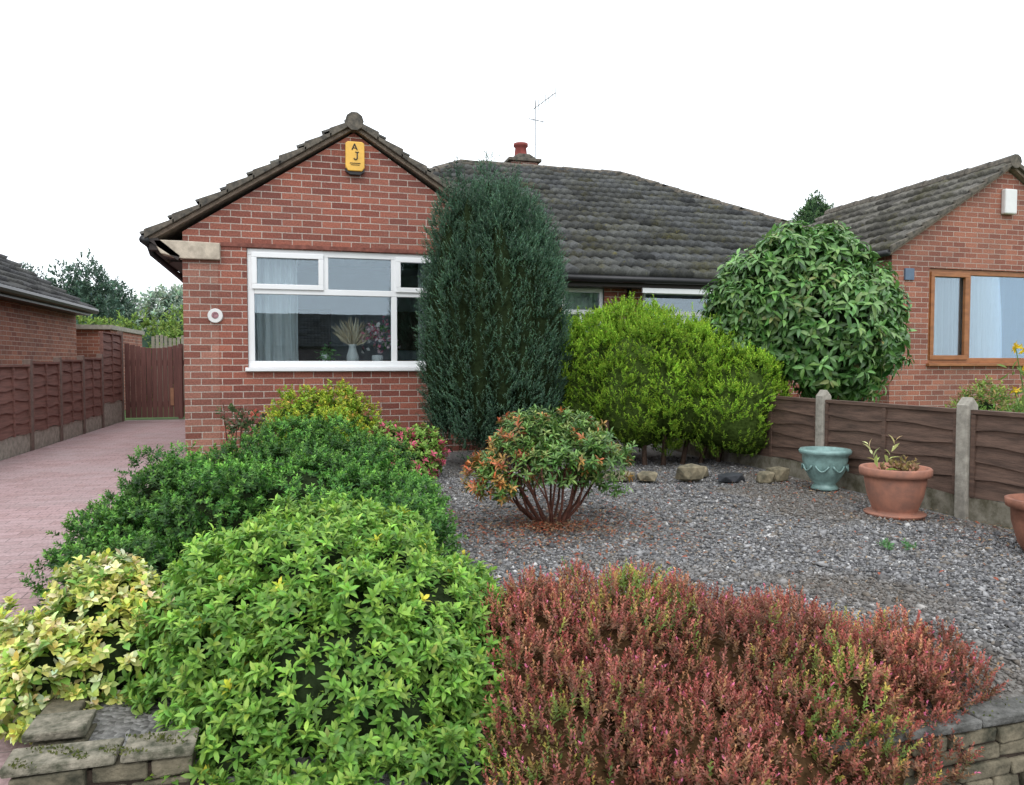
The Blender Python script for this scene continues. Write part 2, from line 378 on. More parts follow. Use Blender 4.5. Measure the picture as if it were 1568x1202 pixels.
def pal(n,cols,w=None):
    cols=np.array(cols); return cols[rng.choice(len(cols),n,p=w)]

# ------------------------------------------------------------------ ground
XD0,XD1=-3.34,-0.78
def hgt(x,y):
    if XD0-0.01<x<XD1:
        if y>=3.4: return -0.03
        if y<=1.1: return -0.45
        return -0.03-0.42*(3.4-y)/2.3
    if y<=1.99: return -0.45
    return -0.03-(0.12 if y<2.3 else 0)
xs=[-400,-60,-12,XD0-0.03,XD0,-2,XD1-0.01,XD1+0.01,0,2,5,12,60,400]; ys=[-400,-60,-15,0,1.1,1.98,2.0,2.6,3.4,6,10,20,60,150,600]
V=[(x,y,hgt(x,y)) for y in ys for x in xs]; F=[]
for j in range(len(ys)-1):
    for i in range(len(xs)-1): a=j*len(xs)+i; F.append((a,a+1,a+1+len(xs),a+len(xs)))
mb=MB(); mb.v=V; mb.f=F; mb.build('ground',M['grass'])
mb=MB(); 
for (ya,za),(yb,zb) in zip([(1.1,-0.44),(3.4,-0.012),(7,-0.01)],[(3.4,-0.012),(7,-0.01),(16.0,-0.01)]):
    x1=-0.80 if yb<=7 else -1.3
    mb.poly([(XD0+0.01,ya,za),(x1,ya,za),(x1,yb,zb),(XD0+0.01,yb,zb)])
mb.build('driveway',M['paver'])
mb=MB(); mb.poly([(-40,-0.2,-0.44),(40,-0.2,-0.44),(40,1.95,-0.44),(-40,1.95,-0.44)])
mb.poly([(-40,-9.5,-0.44),(40,-9.5,-0.44),(40,-7.7,-0.44),(-40,-7.7,-0.44)]); mb.build('pavement',M['pavement'])
mb=MB(); mb.poly([(-60,-7.6,-0.444),(60,-7.6,-0.444),(60,-0.35,-0.444),(-60,-0.35,-0.444)]); mb.build('road',M['asphalt'])
mb=MB(); mb.box(-40,40,-0.35,-0.2,-0.45,-0.36); mb.box(-40,40,-7.75,-7.6,-0.45,-0.36); mb.build('kerb',M['concrete'],bevel=0.015)

# gravel bed
gb=group('gravel_bed',(2,5,0))
def gzf(x,y): return 0.012*np.sin(x*2.1+1)*np.sin(y*1.7)+0.008*np.sin(x*5.3+y*3)-0.004-0.09*np.clip((2.45-y)/0.4,0,1)
xs=np.linspace(-0.76,4.56,60); ys=np.linspace(2.04,10.3,110)
gx,gy=np.meshgrid(xs,ys); gz=gzf(gx,gy)
V=np.stack([gx,gy,gz],-1).reshape(-1,3); a=(np.arange(109)[:,None]*60+np.arange(59)[None]).ravel()
F=np.stack([a,a+1,a+61,a+60],1); np_mesh('gravel_surface',V,F.ravel(),np.arange(len(F))*4,M['gravel'],gb,smooth=True)
def scatter_stones(name,n,xr,yfun,size,cols,parent,mat,flat=0.6,w=None):
    T=np.array([[1,0,0],[-1,0,0],[0,1,0],[0,-1,0],[0,0,1],[0,0,-1]],float); FT=np.array([[0,2,4],[2,1,4],[1,3,4],[3,0,4],[2,0,5],[1,2,5],[3,1,5],[0,3,5]])
    x=rng.uniform(xr[0],xr[1],n); y=yfun(n)
    z=gzf(x,y)
    s=size*rng.lognormal(0,0.38,n)
    sc=np.stack([s*rng.uniform(0.7,1.4,n),s*rng.uniform(0.6,1.0,n),s*flat*rng.uniform(0.6,1.1,n)],1)
    L=T[None]*sc[:,None,:]*rng.uniform(0.7,1.25,(n,6,1)); L=L+rng.normal(0,0.15,(n,6,3))*s[:,None,None]
    an=rng.uniform(0,6.28,n); ti=rng.normal(0,0.4,n)
    ca,sa=np.cos(an)[:,None],np.sin(an)[:,None]; ct,st=np.cos(ti)[:,None],np.sin(ti)[:,None]
    X=L[...,0];Y=L[...,1]*ct-L[...,2]*st;Z=L[...,1]*st+L[...,2]*ct
    V=np.stack([x[:,None]+X*ca-Y*sa,y[:,None]+X*sa+Y*ca,z[:,None]+Z+s[:,None]*0.25],-1).reshape(-1,3)
    F=(np.arange(n)[:,None,None]*6+FT[None]).reshape(-1,3)
    C=pal(n,cols,w)*rng.uniform(0.7,1.3,(n,1))
    dr=np.clip(0.8*np.sin(x*1.9+0.5)*np.sin(y*1.3+1)+0.6*np.sin(x*4.1+y*2)*np.sin(y*3.7)+0.9*np.clip((x-3.2)/1.3,0,1)*rng.uniform(0.2,1,n)-0.35,0,0.5)[:,None]
    C=C*(1-dr)+np.array([0.13,0.105,0.078])*dr
    np_mesh(name,V,F.ravel(),np.arange(len(F))*3,mat,parent,np.repeat(C,6,0))
gcols=[(0.19,0.188,0.19),(0.125,0.122,0.125),(0.26,0.257,0.258),(0.07,0.07,0.073),(0.20,0.178,0.155),(0.42,0.41,0.40)]
gw_=[.3,.22,.22,.12,.1,.04]
scatter_stones('stones',62000,(0.0,4.52),lambda n:2.1+6.1*rng.power(1.0,n)*rng.uniform(0.55,1,n)**0.5,0.010,gcols,gb,M['stone'],w=gw_)
scatter_stones('stones_near',36000,(0.6,4.5),lambda n:rng.uniform(2.06,4.2,n),0.0082,gcols,gb,M['stone'],w=gw_)

# ------------------------------------------------------------------ main brick house
bh=group('brick_house',(0.6,9.2,0))
WX0,WX1,WY=-1.30,2.50,9.2
AP=3.92
AX_,AZ=0.604,AP-0.09
wx0,wx1,wz0,wz1=-0.62,1.83,1.05,2.43
ez=2.50
mb=MB(); Y=WY
mb.poly([(-1.30,Y,-0.1),(wx0,Y,-0.1),(wx0,Y,wz1),(-1.30,Y,wz1)])
mb.poly([(wx1,Y,-0.1),(WX1,Y,-0.1),(WX1,Y,wz1),(wx1,Y,wz1)])
mb.poly([(wx0,Y,-0.1),(wx1,Y,-0.1),(wx1,Y,wz0),(wx0,Y,wz0)])
mb.poly([(WX0,Y,wz1),(WX1,Y,wz1),(WX1,Y,ez+0.08),(AX_,Y,AZ),(WX0,Y,ez+0.08)])
mb.poly([(wx0,Y,wz0),(wx0,Y+0.12,wz0),(wx0,Y+0.12,wz1),(wx0,Y,wz1)]); mb.poly([(wx1,Y,wz0),(wx1,Y,wz1),(wx1,Y+0.12,wz1),(wx1,Y+0.12,wz0)])
mb.poly([(wx0,Y,wz1),(wx0,Y+0.12,wz1),(wx1,Y+0.12,wz1),(wx1,Y,wz1)])
mb.poly([(WX0,Y,-0.1),(WX0,Y,ez),(WX0,19,ez),(WX0,19,-0.1)])
mb.poly([(WX1,Y,-0.1),(WX1,10.35,-0.1),(WX1,10.35,ez),(WX1,Y,ez)])
Y2=10.35; ops=[(3.62,4.28,0.9,2.2),(4.9,6.3,1.0,2.2)]
xc=WX1
for (a,b,z0,z1) in ops:
    mb.poly([(xc,Y2,-0.1),(a,Y2,-0.1),(a,Y2,2.4),(xc,Y2,2.4)]); mb.poly([(a,Y2,-0.1),(b,Y2,-0.1),(b,Y2,z0),(a,Y2,z0)]); mb.poly([(a,Y2,z1),(b,Y2,z1),(b,Y2,2.4),(a,Y2,2.4)]); xc=b
mb.poly([(xc,Y2,-0.1),(8.4,Y2,-0.1),(8.4,Y2,2.4),(xc,Y2,2.4)])
mb.poly([(WX0,19,-0.1),(10.8,19,-0.1),(10.8,19,2.4),(WX0,19,2.4)])
mb.build('brick_walls',M['brick'],bh)
mb=MB(); mb.box(WX0-0.004,-0.93,Y-0.005,Y+0.05,-0.1,2.27); mb.build('corner_pier',M['brick_quoin'],bh)
mb=MB()
mb.box(-0.9,WX1,Y-0.012,Y+0.02,2.435,2.48); mb.build('string_course',simple('dark_brick_course',(0.22,0.08,0.06),0.9,0.4,18,0.3),bh)
mb=MB(); mb.prism([(-1.60,Y-0.07,2.47),(-1.52,Y-0.07,2.32),(-1.30,Y-0.07,2.27),(-0.90,Y-0.07,2.27),(-0.90,Y-0.07,2.46),(-1.3,Y-0.07,2.47)],(0,0.2,0)); mb.build('kneeler',M['kneeler'],bh,bevel=0.01)
hs=2.28; ze=2.48; sl=math.hypot(hs,AP-ze)
for nm,sg in (('wing_roof_left',-1),('wing_roof_right',1)):
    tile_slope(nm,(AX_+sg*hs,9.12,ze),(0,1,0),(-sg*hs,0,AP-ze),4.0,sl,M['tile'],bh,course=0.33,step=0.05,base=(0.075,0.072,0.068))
mb=MB()
for sg in (-1,1):
    a=Vector((AX_+sg*hs,9.14,ze-0.012)); b=Vector((AX_,9.14,AP-0.012))
    mb.prism([a,b,b-Vector((0,0,0.045)),a-Vector((0,0,0.045))],(0,3.9,0))
mb.build('verge_undercloak',M['verge'],bh)
mb=MB(); ridge_run(mb,(AX_,9.08,AP+0.02),(AX_,13.1,AP+0.02),0.10); mb.build('wing_ridge',M['ridge'],bh)
mb=MB(); nst=8
for sg in (-1,1):
    for i in range(nst):
        f0=i/nst; f1=(i+1)/nst+0.012
        p0=Vector((AX_+sg*hs*(1-f0),9.085,ze+(AP-ze)*f0)); p1=Vector((AX_+sg*hs*(1-f1),9.085,ze+(AP-ze)*f1))
        mb.prism([p0-Vector((0,0,0.01)),p1-Vector((0,0,0.01)),p1+Vector((0,0,0.03)),p0+Vector((0,0,0.095))],(0,0.14,0))
mb.build('verge_tiles',M['ridge'],bh,bevel=0.006)
mb=MB(); mb.box(-1.64,-1.3,9.16,13,2.36,2.43); mb.prism([(-1.66,9.13,2.47),(-1.34,9.13,2.25),(-1.32,9.13,2.30),(-1.55,9.13,2.49)],(0,0.1,0))
mb.build('eave_soffit',M['fascia'],bh)
mb=MB(); mb.tube([(-1.68,9.1,2.46),(-1.68,13,2.46)],0.05,10); mb.tube([(-1.66,9.3,2.43),(-1.64,9.35,2.34),(-1.40,9.8,2.12),(-1.36,10.1,2.05),(-1.36,10.1,0)],0.034,8)
mb.tube([(2.75,9.98,2.30),(8.6,9.98,2.30)],0.05,10); mb.tube([(4.66,10.3,2.2),(4.66,10.3,0)],0.034,8)
mb.build('gutters',M['black'],bh,smooth=True)
mb=MB(); mb.box(2.55,8.4,10.07,10.10,2.2,2.36); mb.box(2.55,8.4,10.10,10.35,2.20,2.215); mb.build('front_fascia',M['fascia'],bh)
mb=MB(); mb.box(4.75,6.45,10.03,10.066,2.12,2.19); mb.build('white_fascia',M['upvc'],bh)
re=2.35; rz=4.98; Ye=10.0; d=4.65; Xl=-1.65; Xr=Xl+d+3.4+d
sl2=math.hypot(d,rz-re); W=Xr-Xl
clipF=lambda u,v:(u>v/sl2*d-0.05)&(u<W-v/sl2*d+0.05)
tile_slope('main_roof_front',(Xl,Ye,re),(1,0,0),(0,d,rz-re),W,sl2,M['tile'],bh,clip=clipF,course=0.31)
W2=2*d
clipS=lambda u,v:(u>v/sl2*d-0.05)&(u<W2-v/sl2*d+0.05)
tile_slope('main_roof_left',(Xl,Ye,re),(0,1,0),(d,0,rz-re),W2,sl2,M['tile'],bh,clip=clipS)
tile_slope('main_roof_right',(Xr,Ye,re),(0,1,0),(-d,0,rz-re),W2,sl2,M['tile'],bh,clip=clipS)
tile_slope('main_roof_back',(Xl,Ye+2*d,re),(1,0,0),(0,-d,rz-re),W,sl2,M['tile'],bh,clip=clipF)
mb=MB(); Ra=(Xl+d,Ye+d,rz+0.03); Rb=(Xr-d,Ye+d,rz+0.03)
ridge_run(mb,Ra,Rb,0.09); ridge_run(mb,(Xl,Ye,re+0.03),Ra,0.09); ridge_run(mb,(Xr,Ye,re+0.03),Rb,0.09); mb.build('ridge_and_hips',M['ridge'],bh)
mb=MB(); mb.box(4.24,4.80,15.3,15.9,4.2,5.33); mb.build('chimney_stack',M['brick'],bh)
mb=MB(); mb.box(4.16,4.88,15.24,15.96,5.332,5.40); mb.prism([(4.24,15.3,5.40),(4.80,15.3,5.40),(4.64,15.3,5.50),(4.40,15.3,5.50)],(0,0.6,0)); mb.build('chimney_cap',M['ridge'],bh,bevel=0.015)
mb=MB(); mb.lathe((4.52,15.6,5.45),[(0.15,0),(0.14,0.05),(0.12,0.25),(0.155,0.27),(0.155,0.33),(0.11,0.34)],20); mb.build('chimney_pot',M['pot_red'],bh,smooth=True)
mb=MB(); ax,ay=4.78,15.4
mb.tube([(ax,ay,4.9),(ax,ay,6.66)],0.014,6); mb.tube([(ax-0.05,ay,6.46),(ax+0.42,ay-0.1,6.82)],0.010,5)
for i in range(7):
    f=i/6; cx=ax+0.42*f; cz=6.50+0.33*f; mb.tube([(cx-0.05,ay-0.16-0.1*f,cz+0.06),(cx+0.05,ay+0.16-0.1*f,cz-0.06)],0.006,4)
mb.tube([(ax-0.14,ay,6.26),(ax+0.2,ay,6.22)],0.010,5)
for i in range(4): mb.tube([(ax-0.14+0.1*i,ay,6.12),(ax-0.14+0.1*i,ay,6.38)],0.006,4)
mb.build('aerial',M['metal'],bh)
def window(parent,x0,x1,z0,z1,y,mulls,transom,sashes,mat,fr=0.07,glass=None,sill=True,sashw=0.05):
    mb=MB(); yf,yb=y+0.03,y+0.10
    mb.box(x0,x1,yf,yb,z1-fr,z1); mb.box(x0,x1,yf,yb,z0,z0+fr); mb.box(x0,x0+fr,yf+0.002,yb,z0+fr,z1-fr); mb.box(x1-fr,x1,yf+0.002,yb,z0+fr,z1-fr)
    if transom: mb.box(x0+fr,x1-fr,yf+0.001,yb,transom-0.035,transom+0.035)
    for m_,(za,zb) in mulls: mb.box(m_-0.035,m_+0.035,yf+0.003,yb,za,zb)
    mb.build('window_frame',mat,parent,bevel=0.006)
    mb=MB()
    for (a,b,c,d_) in sashes:
        w=sashw; mb.box(a,b,yf-0.022,yf+0.03,d_-w,d_); mb.box(a,b,yf-0.022,yf+0.03,c,c+w); mb.box(a,a+w,yf-0.0215,yf+0.03,c+w,d_-w); mb.box(b-w,b,yf-0.0215,yf+0.03,c+w,d_-w)
    if sashes: mb.build('opening_sash',mat,parent,bevel=0.006)
    mb=MB(); mb.box(x0+fr*0.6,x1-fr*0.6,y+0.066,y+0.072,z0+fr*0.6,z1-fr*0.6); mb.build('window_glass',glass or M['glass'],parent)
    if sill:
        mb=MB(); mb.box(x0-0.03,x1+0.03,y-0.06,y+0.12,z0-0.045,z0-0.001); mb.build('window_sill',mat,parent,bevel=0.006)
tz=1.94
window(bh,wx0+0.002,wx1-0.002,wz0,wz1-0.002,WY,[(1.07,(wz0+0.07,tz-0.035)),(0.26,(tz+0.035,wz1-0.07)),(1.07,(tz+0.035,wz1-0.07))],tz,
       [(wx0+0.05,0.24,tz+0.02,wz1-0.045),(1.09,wx1-0.05,tz+0.02,wz1-0.045)],M['upvc'],0.075,M['glass'],sashw=0.06)
for (a,b,z0,z1) in ops: window(bh,a+0.002,b-0.002,z0,z1-0.002,Y2,[((a+b)/2,(z0+0.06,1.8))],1.85,[],M['upvc'],0.06,M['glass_r'])
def room(parent,x0,x1,y0,y1,z0,z1):
    mb=MB(); mb.box(x0,x1,y0,y1,z0,z1)
    mb.f=[f for i,f in enumerate(mb.f) if i!=len(mb.f)-4]
    return mb.build('room_interior',M['plaster'],parent)
room(bh,-1.1,2.4,9.33,11.8,0.1,2.46); room(bh,3.3,8.2,10.5,13.5,0.1,2.3)
def curtain(parent,x0,x1,y,z0,z1,col=(0.78,0.79,0.78),fr=14,amp=0.03,name='curtain'):
    n=200; xs=np.linspace(x0,x1,n); zs=np.linspace(z0,z1,6); V=[];C=[]
    for z in zs:
        for x in xs:
            w_=(x-x0)*2*math.pi*fr+1.5*math.sin((x-x0)*fr*1.3)
            V.append((x+0.006*math.sin(z*9+x*30),y+amp*math.sin(w_)+amp*0.4*math.sin(w_*2.3+z),z)); C.append(col)
    a=(np.arange(5)[:,None]*n+np.arange(n-1)[None]).ravel(); F=np.stack([a,a+1,a+1+n,a+n],1)
    np_mesh(name,np.array(V),F.ravel(),np.arange(len(F))*4,M['net'],parent,np.array(C),smooth=True)
curtain(bh,-0.58,-0.06,9.46,1.0,2.4,fr=9,amp=0.035,col=(0.85,0.88,0.88)); curtain(bh,1.40,1.80,9.46,1.0,2.4,fr=9)
curtain(bh,3.65,4.25,10.55,0.9,2.2,fr=8)
mb=MB(); mb.box(-0.6,1.8,9.33,9.62,1.03,1.06); mb.build('window_board',M['upvc'],bh)
mb=MB(); mb.lathe((0.58,9.40,1.06),[(0.05,0),(0.07,0.05),(0.075,0.12),(0.05,0.20),(0.04,0.24),(0.055,0.27)],20); mb.lathe((0.88,9.40,1.06),[(0.05,0),(0.065,0.03),(0.07,0.12),(0.06,0.14)],20); mb.lathe((0.25,9.40,1.06),[(0.04,0),(0.05,0.02),(0.02,0.05),(0.05,0.12),(0.03,0.16)],16); mb.build('vase',M['white'],bh,smooth=True)
n=150; d_=unit(np.stack([rng.normal(0,0.5,n),rng.normal(0,0.10,n),rng.uniform(0.6,1.2,n)],1))
leaf_mesh('dried_flowers',np.tile([0.58,9.40,1.30],(n,1)),d_,rng.normal(size=(n,3)),rng.uniform(0.2,0.38,n),rng.uniform(0.025,0.04,n),pal(n,[(0.8,0.66,0.45),(0.7,0.58,0.4),(0.85,0.78,0.62)]),M['leaf'],bh)
P=np.array([0.88,9.40,1.45])+rng.normal(0,1,(190,3))*np.array([0.11,0.03,0.09]); leaf_mesh('pink_flowers',P,rng.normal(size=(190,3)),rng.normal(size=(190,3)),np.full(190,0.06),np.full(190,0.045),pal(190,[(0.88,0.62,0.68),(0.88,0.85,0.85),(0.75,0.2,0.3),(0.12,0.3,0.08)]),M['leaf'],bh)
P=np.array([0.28,9.40,1.20])+rng.normal(0,1,(50,3))*np.array([0.05,0.03,0.05]); leaf_mesh('pot_plant',P,rng.normal(size=(50,3)),rng.normal(size=(50,3)),np.full(50,0.09),np.full(50,0.03),pal(50,[(0.15,0.36,0.09),(0.12,0.28,0.07)]),M['leaf'],bh)
mb=MB(); mb.box(0.4,1.9,10.8,11.5,0.1,0.55); mb.box(0.4,1.9,11.4,11.7,0.5,1.15); mb.build('sofa',M['carpet'],bh,bevel=0.08)
mb=MB(); mb.box(-0.1,0.4,11.6,11.78,0.1,1.9); mb.box(1.3,1.9,11.72,11.78,1.3,1.9); mb.build('cabinet',simple('dark_wood',(0.08,0.05,0.035),0.5,0.3,5),bh)
mb=MB(); mb.tube([(-0.965,9.194,1.64),(-0.965,9.165,1.64)],[0.085,0.08],24); mb.build('number_plaque',M['white'],bh,bevel=0.004)
mb=MB(); mb.tube([(-0.965,9.166,1.645),(-0.965,9.158,1.645)],[0.04,0.036],14); mb.build('plaque_motif',simple('motif',(0.35,0.18,0.2),0.6,0.6,60),bh)
dz=-0.09
mb=MB(); mb.prism([(x,9.12,z+dz) for x,z in [(0.50,3.78),(0.50,3.50),(0.53,3.455),(0.69,3.455),(0.72,3.50),(0.72,3.78),(0.69,3.80),(0.53,3.80)]][::-1],(0,0.085,0)); mb.build('alarm_box',M['yellow'],bh,bevel=0.01)
mb=MB(); mb.prism([(x,9.14,z+dz) for x,z in [(0.50,3.455),(0.55,3.42),(0.67,3.42),(0.72,3.455),(0.72,3.49),(0.5,3.49)]],(0,0.06,0)); mb.build('alarm_strobe',M['black'],bh)
mb=MB(); yy=9.114
def stroke(p,q,w=0.007): mb.tube([(p[0],yy+0.003,p[1]+dz),(q[0],yy+0.003,q[1]+dz)],w,6)
stroke((0.575,3.70),(0.605,3.77)); stroke((0.605,3.77),(0.635,3.70)); stroke((0.586,3.722),(0.624,3.722),0.005)
stroke((0.635,3.675),(0.635,3.60)); stroke((0.635,3.60),(0.615,3.585)); stroke((0.615,3.585),(0.595,3.602)); stroke((0.612,3.675),(0.655,3.675),0.005)
stroke((0.55,3.545),(0.67,3.545),0.004); stroke((0.56,3.525),(0.66,3.525),0.003)
mb.build('lettering',M['black'],bh)

# ------------------------------------------------------------------ right neighbour
nh=group('brick_house',(10.5,9.2,0))
nx0,nx1,nax=8.34,12.60,10.46; zt=4.14; naz=zt-0.09; ze=2.72; nez=2.78
a0,a1,b0,b1=9.02,12.0,1.10,2.52
mb=MB(); Y=9.2
mb.poly([(nx0,Y,-0.1),(a0,Y,-0.1),(a0,Y,b1),(nx0,Y,b1)]); mb.poly([(a1,Y,-0.1),(nx1,Y,-0.1),(nx1,Y,b1),(a1,Y,b1)]); mb.poly([(a0,Y,-0.1),(a1,Y,-0.1),(a1,Y,b0),(a0,Y,b0)])
mb.poly([(nx0,Y,b1),(nx1,Y,b1),(nx1,Y,nez),(nax,Y,naz),(nx0,Y,nez)])
mb.poly([(nx0,Y,-0.1),(nx0,Y,nez),(nx0,13.2,nez),(nx0,13.2,-0.1)]); mb.poly([(nx1,Y,-0.1),(nx1,13.2,-0.1),(nx1,13.2,nez),(nx1,Y,nez)])
mb.poly([(a0,Y,b0),(a0,Y+0.12,b0),(a0,Y+0.12,b1),(a0,Y,b1)]); mb.poly([(a0,Y,b1),(a0,Y+0.12,b1),(a1,Y+0.12,b1),(a1,Y,b1)])
mb.poly([(nx0,13.2,-0.1),(nx1,13.2,-0.1),(nx1,13.2,nez),(nax,13.2,naz),(nx0,13.2,nez)])
mb.build('brick_walls',M['brick_b'],nh)
hs=2.24; sl=math.hypot(hs,zt-ze)
for nm,sg in (('roof_left',-1),('roof_right',1)):
    tile_slope(nm,(nax+sg*hs,9.1,ze),(0,1,0),(-sg*hs,0,zt-ze),4.2,sl,M['tile'],nh,course=0.33,step=0.05,base=(0.085,0.08,0.072))
mb=MB()
for sg in (-1,1):
    a=Vector((nax+sg*hs,9.12,ze-0.012)); b=Vector((nax,9.12,zt-0.012)); mb.prism([a,b,b-Vector((0,0,0.045)),a-Vector((0,0,0.045))],(0,4.1,0))
mb.build('verge_undercloak',M['verge'],nh)
mb=MB()
for sg in (-1,1):
    for i in range(nst):
        f0=i/nst; f1=(i+1)/nst+0.012
        p0=Vector((nax+sg*hs*(1-f0),9.065,ze+(zt-ze)*f0)); p1=Vector((nax+sg*hs*(1-f1),9.065,ze+(zt-ze)*f1))
        mb.prism([p0-Vector((0,0,0.01)),p1-Vector((0,0,0.01)),p1+Vector((0,0,0.03)),p0+Vector((0,0,0.09))],(0,0.14,0))
mb.build('verge_tiles',M['ridge'],nh,bevel=0.006)
mb=MB(); ridge_run(mb,(nax,9.06,zt+0.02),(nax,13.3,zt+0.02),0.10); mb.build('ridge',M['ridge'],nh)
mb=MB(); mb.tube([(nax-hs-0.04,9.1,2.70),(nax-hs-0.04,13.3,2.70)],0.05,8); mb.tube([(8.26,9.75,2.68),(8.28,9.75,0)],0.04,8); mb.build('gutters',M['black'],nh,smooth=True)
window(nh,a0+0.002,a1-0.002,b0,b1-0.002,9.2,[(9.80,(b0+0.07,b1-0.07)),(11.3,(b0+0.07,b1-0.07))],None,[(a0+0.05,9.78,b0+0.05,b1-0.05)],M['oak'],0.08,M['glass_r'],sashw=0.07)
room(nh,8.6,12.4,9.35,12.5,0.1,2.7)
curtain(nh,9.1,9.95,9.46,1.1,2.5,fr=8,amp=0.055,col=(0.42,0.47,0.50),name='net_curtain')
curtain(nh,10.0,11.9,9.46,1.1,2.5,fr=7,amp=0.06,col=(0.42,0.47,0.50),name='net_curtain')
mb=MB(); mb.box(10.33,10.56,9.11,9.198,3.38,3.76); mb.build('alarm_box',M['white'],nh,bevel=0.02)
mb=MB(); mb.box(8.56,8.72,9.17,9.198,2.33,2.50); mb.build('blue_plaque',simple('blue_plaque',(0.10,0.15,0.22),0.5,0.2,5),nh)

# ------------------------------------------------------------------ left neighbour
ln=group('brick_house',(-6,14,0))
mb=MB(); mb.poly([(-4.6,6,-0.1),(-4.6,17.7,-0.1),(-4.6,17.7,2.3),(-4.6,6,2.3)]); mb.poly([(-4.6,17.7,-0.1),(-12,17.7,-0.1),(-12,17.7,2.3),(-8.3,17.7,4.5),(-4.6,17.7,2.3)]); mb.poly([(-4.6,6,-0.1),(-4.6,6,2.3),(-8.3,6,4.5),(-12,6,2.3),(-12,6,-0.1)])
mb.poly([(-12,6,-0.1),(-12,17.7,-0.1),(-12,17.7,2.3),(-12,6,2.3)])
mb.build('brick_walls',M['brick_b'],ln)
sl=math.hypot(3.9,2.42)
tile_slope('roof_near',(-4.3,5.8,2.22),(0,1,0),(-3.9,0,2.42),12.0,sl,M['tile_l'],ln,base=(0.06,0.06,0.063),var=0.15,amp=0.015)
tile_slope('roof_far',(-12.1,5.8,2.22),(0,1,0),(3.9,0,2.42),12.0,sl,M['tile_l'],ln,base=(0.06,0.06,0.063),var=0.15,amp=0.015)
mb=MB(); mb.tube([(-4.25,5.8,2.2),(-4.25,17.85,2.2)],0.06,8); mb.tube([(-4.52,11.9,2.2),(-4.52,11.9,0)],0.045,8); mb.box(-4.6,-4.32,6,17.7,2.1,2.17); mb.build('gutters',M['black'],ln)
# house across the street (only in reflections)
oh=group('brick_house',(3,-24,0))
mb=MB(); mb.box(-3.0,8.5,-30,-23,-0.45,2.0); mb.build('brick_walls',M['brick_far'],oh)
tile_slope('roof',(-3.4,-22.7,1.95),(1,0,0),(0,-3.6,1.9),12.3,math.hypot(3.6,1.9),M['tile_l'],oh); tile_slope('roof',(-3.4,-30.3,1.95),(1,0,0),(0,3.9,1.9),12.3,math.hypot(3.9,1.9),M['tile_l'],oh)
window(oh,-1.2,1.4,0.6,1.8,-23.13,[],None,[],M['upvc'],0.08,sill=False)

# ------------------------------------------------------------------ fences
def waney_panel(mb,x,y0,y1,z0,z1,nb,side):
    h=(z1-z0)/nb; seg=7
    for i in range(nb):
        a=z0+i*h; b=a+h*1.15 if i<nb-1 else a+h
        ph=random.uniform(0,6)
        for s in range(seg):
            ya=y0+(y1-y0)*s/seg; yb=y0+(y1-y0)*(s+1)/seg
            wa=0.016*math.sin(s*1.3+ph); wb=0.016*math.sin((s+1)*1.3+ph)
            mb.poly([(x+side*0.026,ya,a+wa),(x+side*0.026,yb,a+wb),(x+side*0.006,yb,b),(x+side*0.006,ya,b)][::side])
            mb.poly([(x+side*0.026,ya,a+wa),(x+side*0.026,yb,a+wb),(x+side*0.004,yb,a+wb),(x+side*0.004,ya,a+wa)])
    mb.box(x-0.012,x+0.003,y0,y1,z0,z1)
    mb.box(x-0.03,x+0.04,y0,y1,z1+0.001,z1+0.028)
    for yy in (y0+0.02,(y0+y1)/2,y1-0.02): mb.box(x+side*0.012-0.02,x+side*0.012+0.024,yy-0.018,yy+0.018,z0-0.01,z1-0.005)
fe=group('garden_fence',(4.6,5,0)); posts=[1.2,2.76,4.32,5.87,7.42,8.95]
mb=MB(); mc=MB(); mk=MB()
for i,y in enumerate(posts):
    mc.prism([(4.545,y-0.05,-0.1),(4.645,y-0.05,-0.1),(4.645,y-0.05,0.80),(4.595,y-0.05,0.86),(4.545,y-0.05,0.80)],(0,0.1,0))
    if i<len(posts)-1:
        waney_panel(mb,4.60,y+0.055,posts[i+1]-0.055,0.155,0.74,5,-1); mk.box(4.575,4.625,y+0.052,posts[i+1]-0.052,-0.05,0.15)
mb.build('fence_panels',M['fence_brown'],fe); mc.build('concrete_posts',M['concrete'],fe,bevel=0.01); mk.build('gravel_boards',simple('mossy_concrete',(0.22,0.20,0.16),0.95,0.5,9,0.4,col2=(0.09,0.08,0.05)),fe)
fl=group('garden_fence',(-3.35,10,0)); mb=MB(); mc=MB(); mk=MB()
ps=[6.0,7.2,8.4,9.6,10.8,12.0,13.15,14.3]
for i,y in enumerate(ps):
    top=0.95+0.035*i
    mc.box(-3.41,-3.32,y-0.045,y+0.045,-0.1,top+0.06)
    if i<len(ps)-1: waney_panel(mb,-3.36,y+0.05,ps[i+1]-0.05,0.23,top-0.0,6,1); mk.box(-3.39,-3.345,y+0.047,ps[i+1]-0.047,-0.1,0.225)
waney_panel(mb,-3.36,14.36,15.75,0.4,1.62,9,1); mk.box(-3.39,-3.345,14.36,15.75,-0.1,0.39); mc.box(-3.41,-3.32,15.76,15.85,-0.1,1.7)
mb.build('fence_panels',M['fence_red'],fl); mc.build('posts',simple('stained_post',(0.17,0.12,0.10),0.9,0.3,10,0.3),fl,bevel=0.008); mk.build('gravel_boards',M['concrete'],fl)
ga=group('timber_gate',(-2.4,15.85,0)); mb=MB(); x=-3.3
while x<-1.35:
    f=(x+3.3)/1.95; top=1.48-0.09*abs(math.sin(math.pi*(f*2)))
    mb.box(x,x+0.088,15.84,15.86,0.05,top); x+=0.095
mb.box(-3.3,-1.35,15.862,15.89,0.25,0.36); mb.box(-3.3,-1.35,15.862,15.89,1.05,1.16); mb.box(-2.36,-2.28,15.80,15.835,0.02,1.40); mb.build('gate_boards',M['gate'],ga,bevel=0.004)
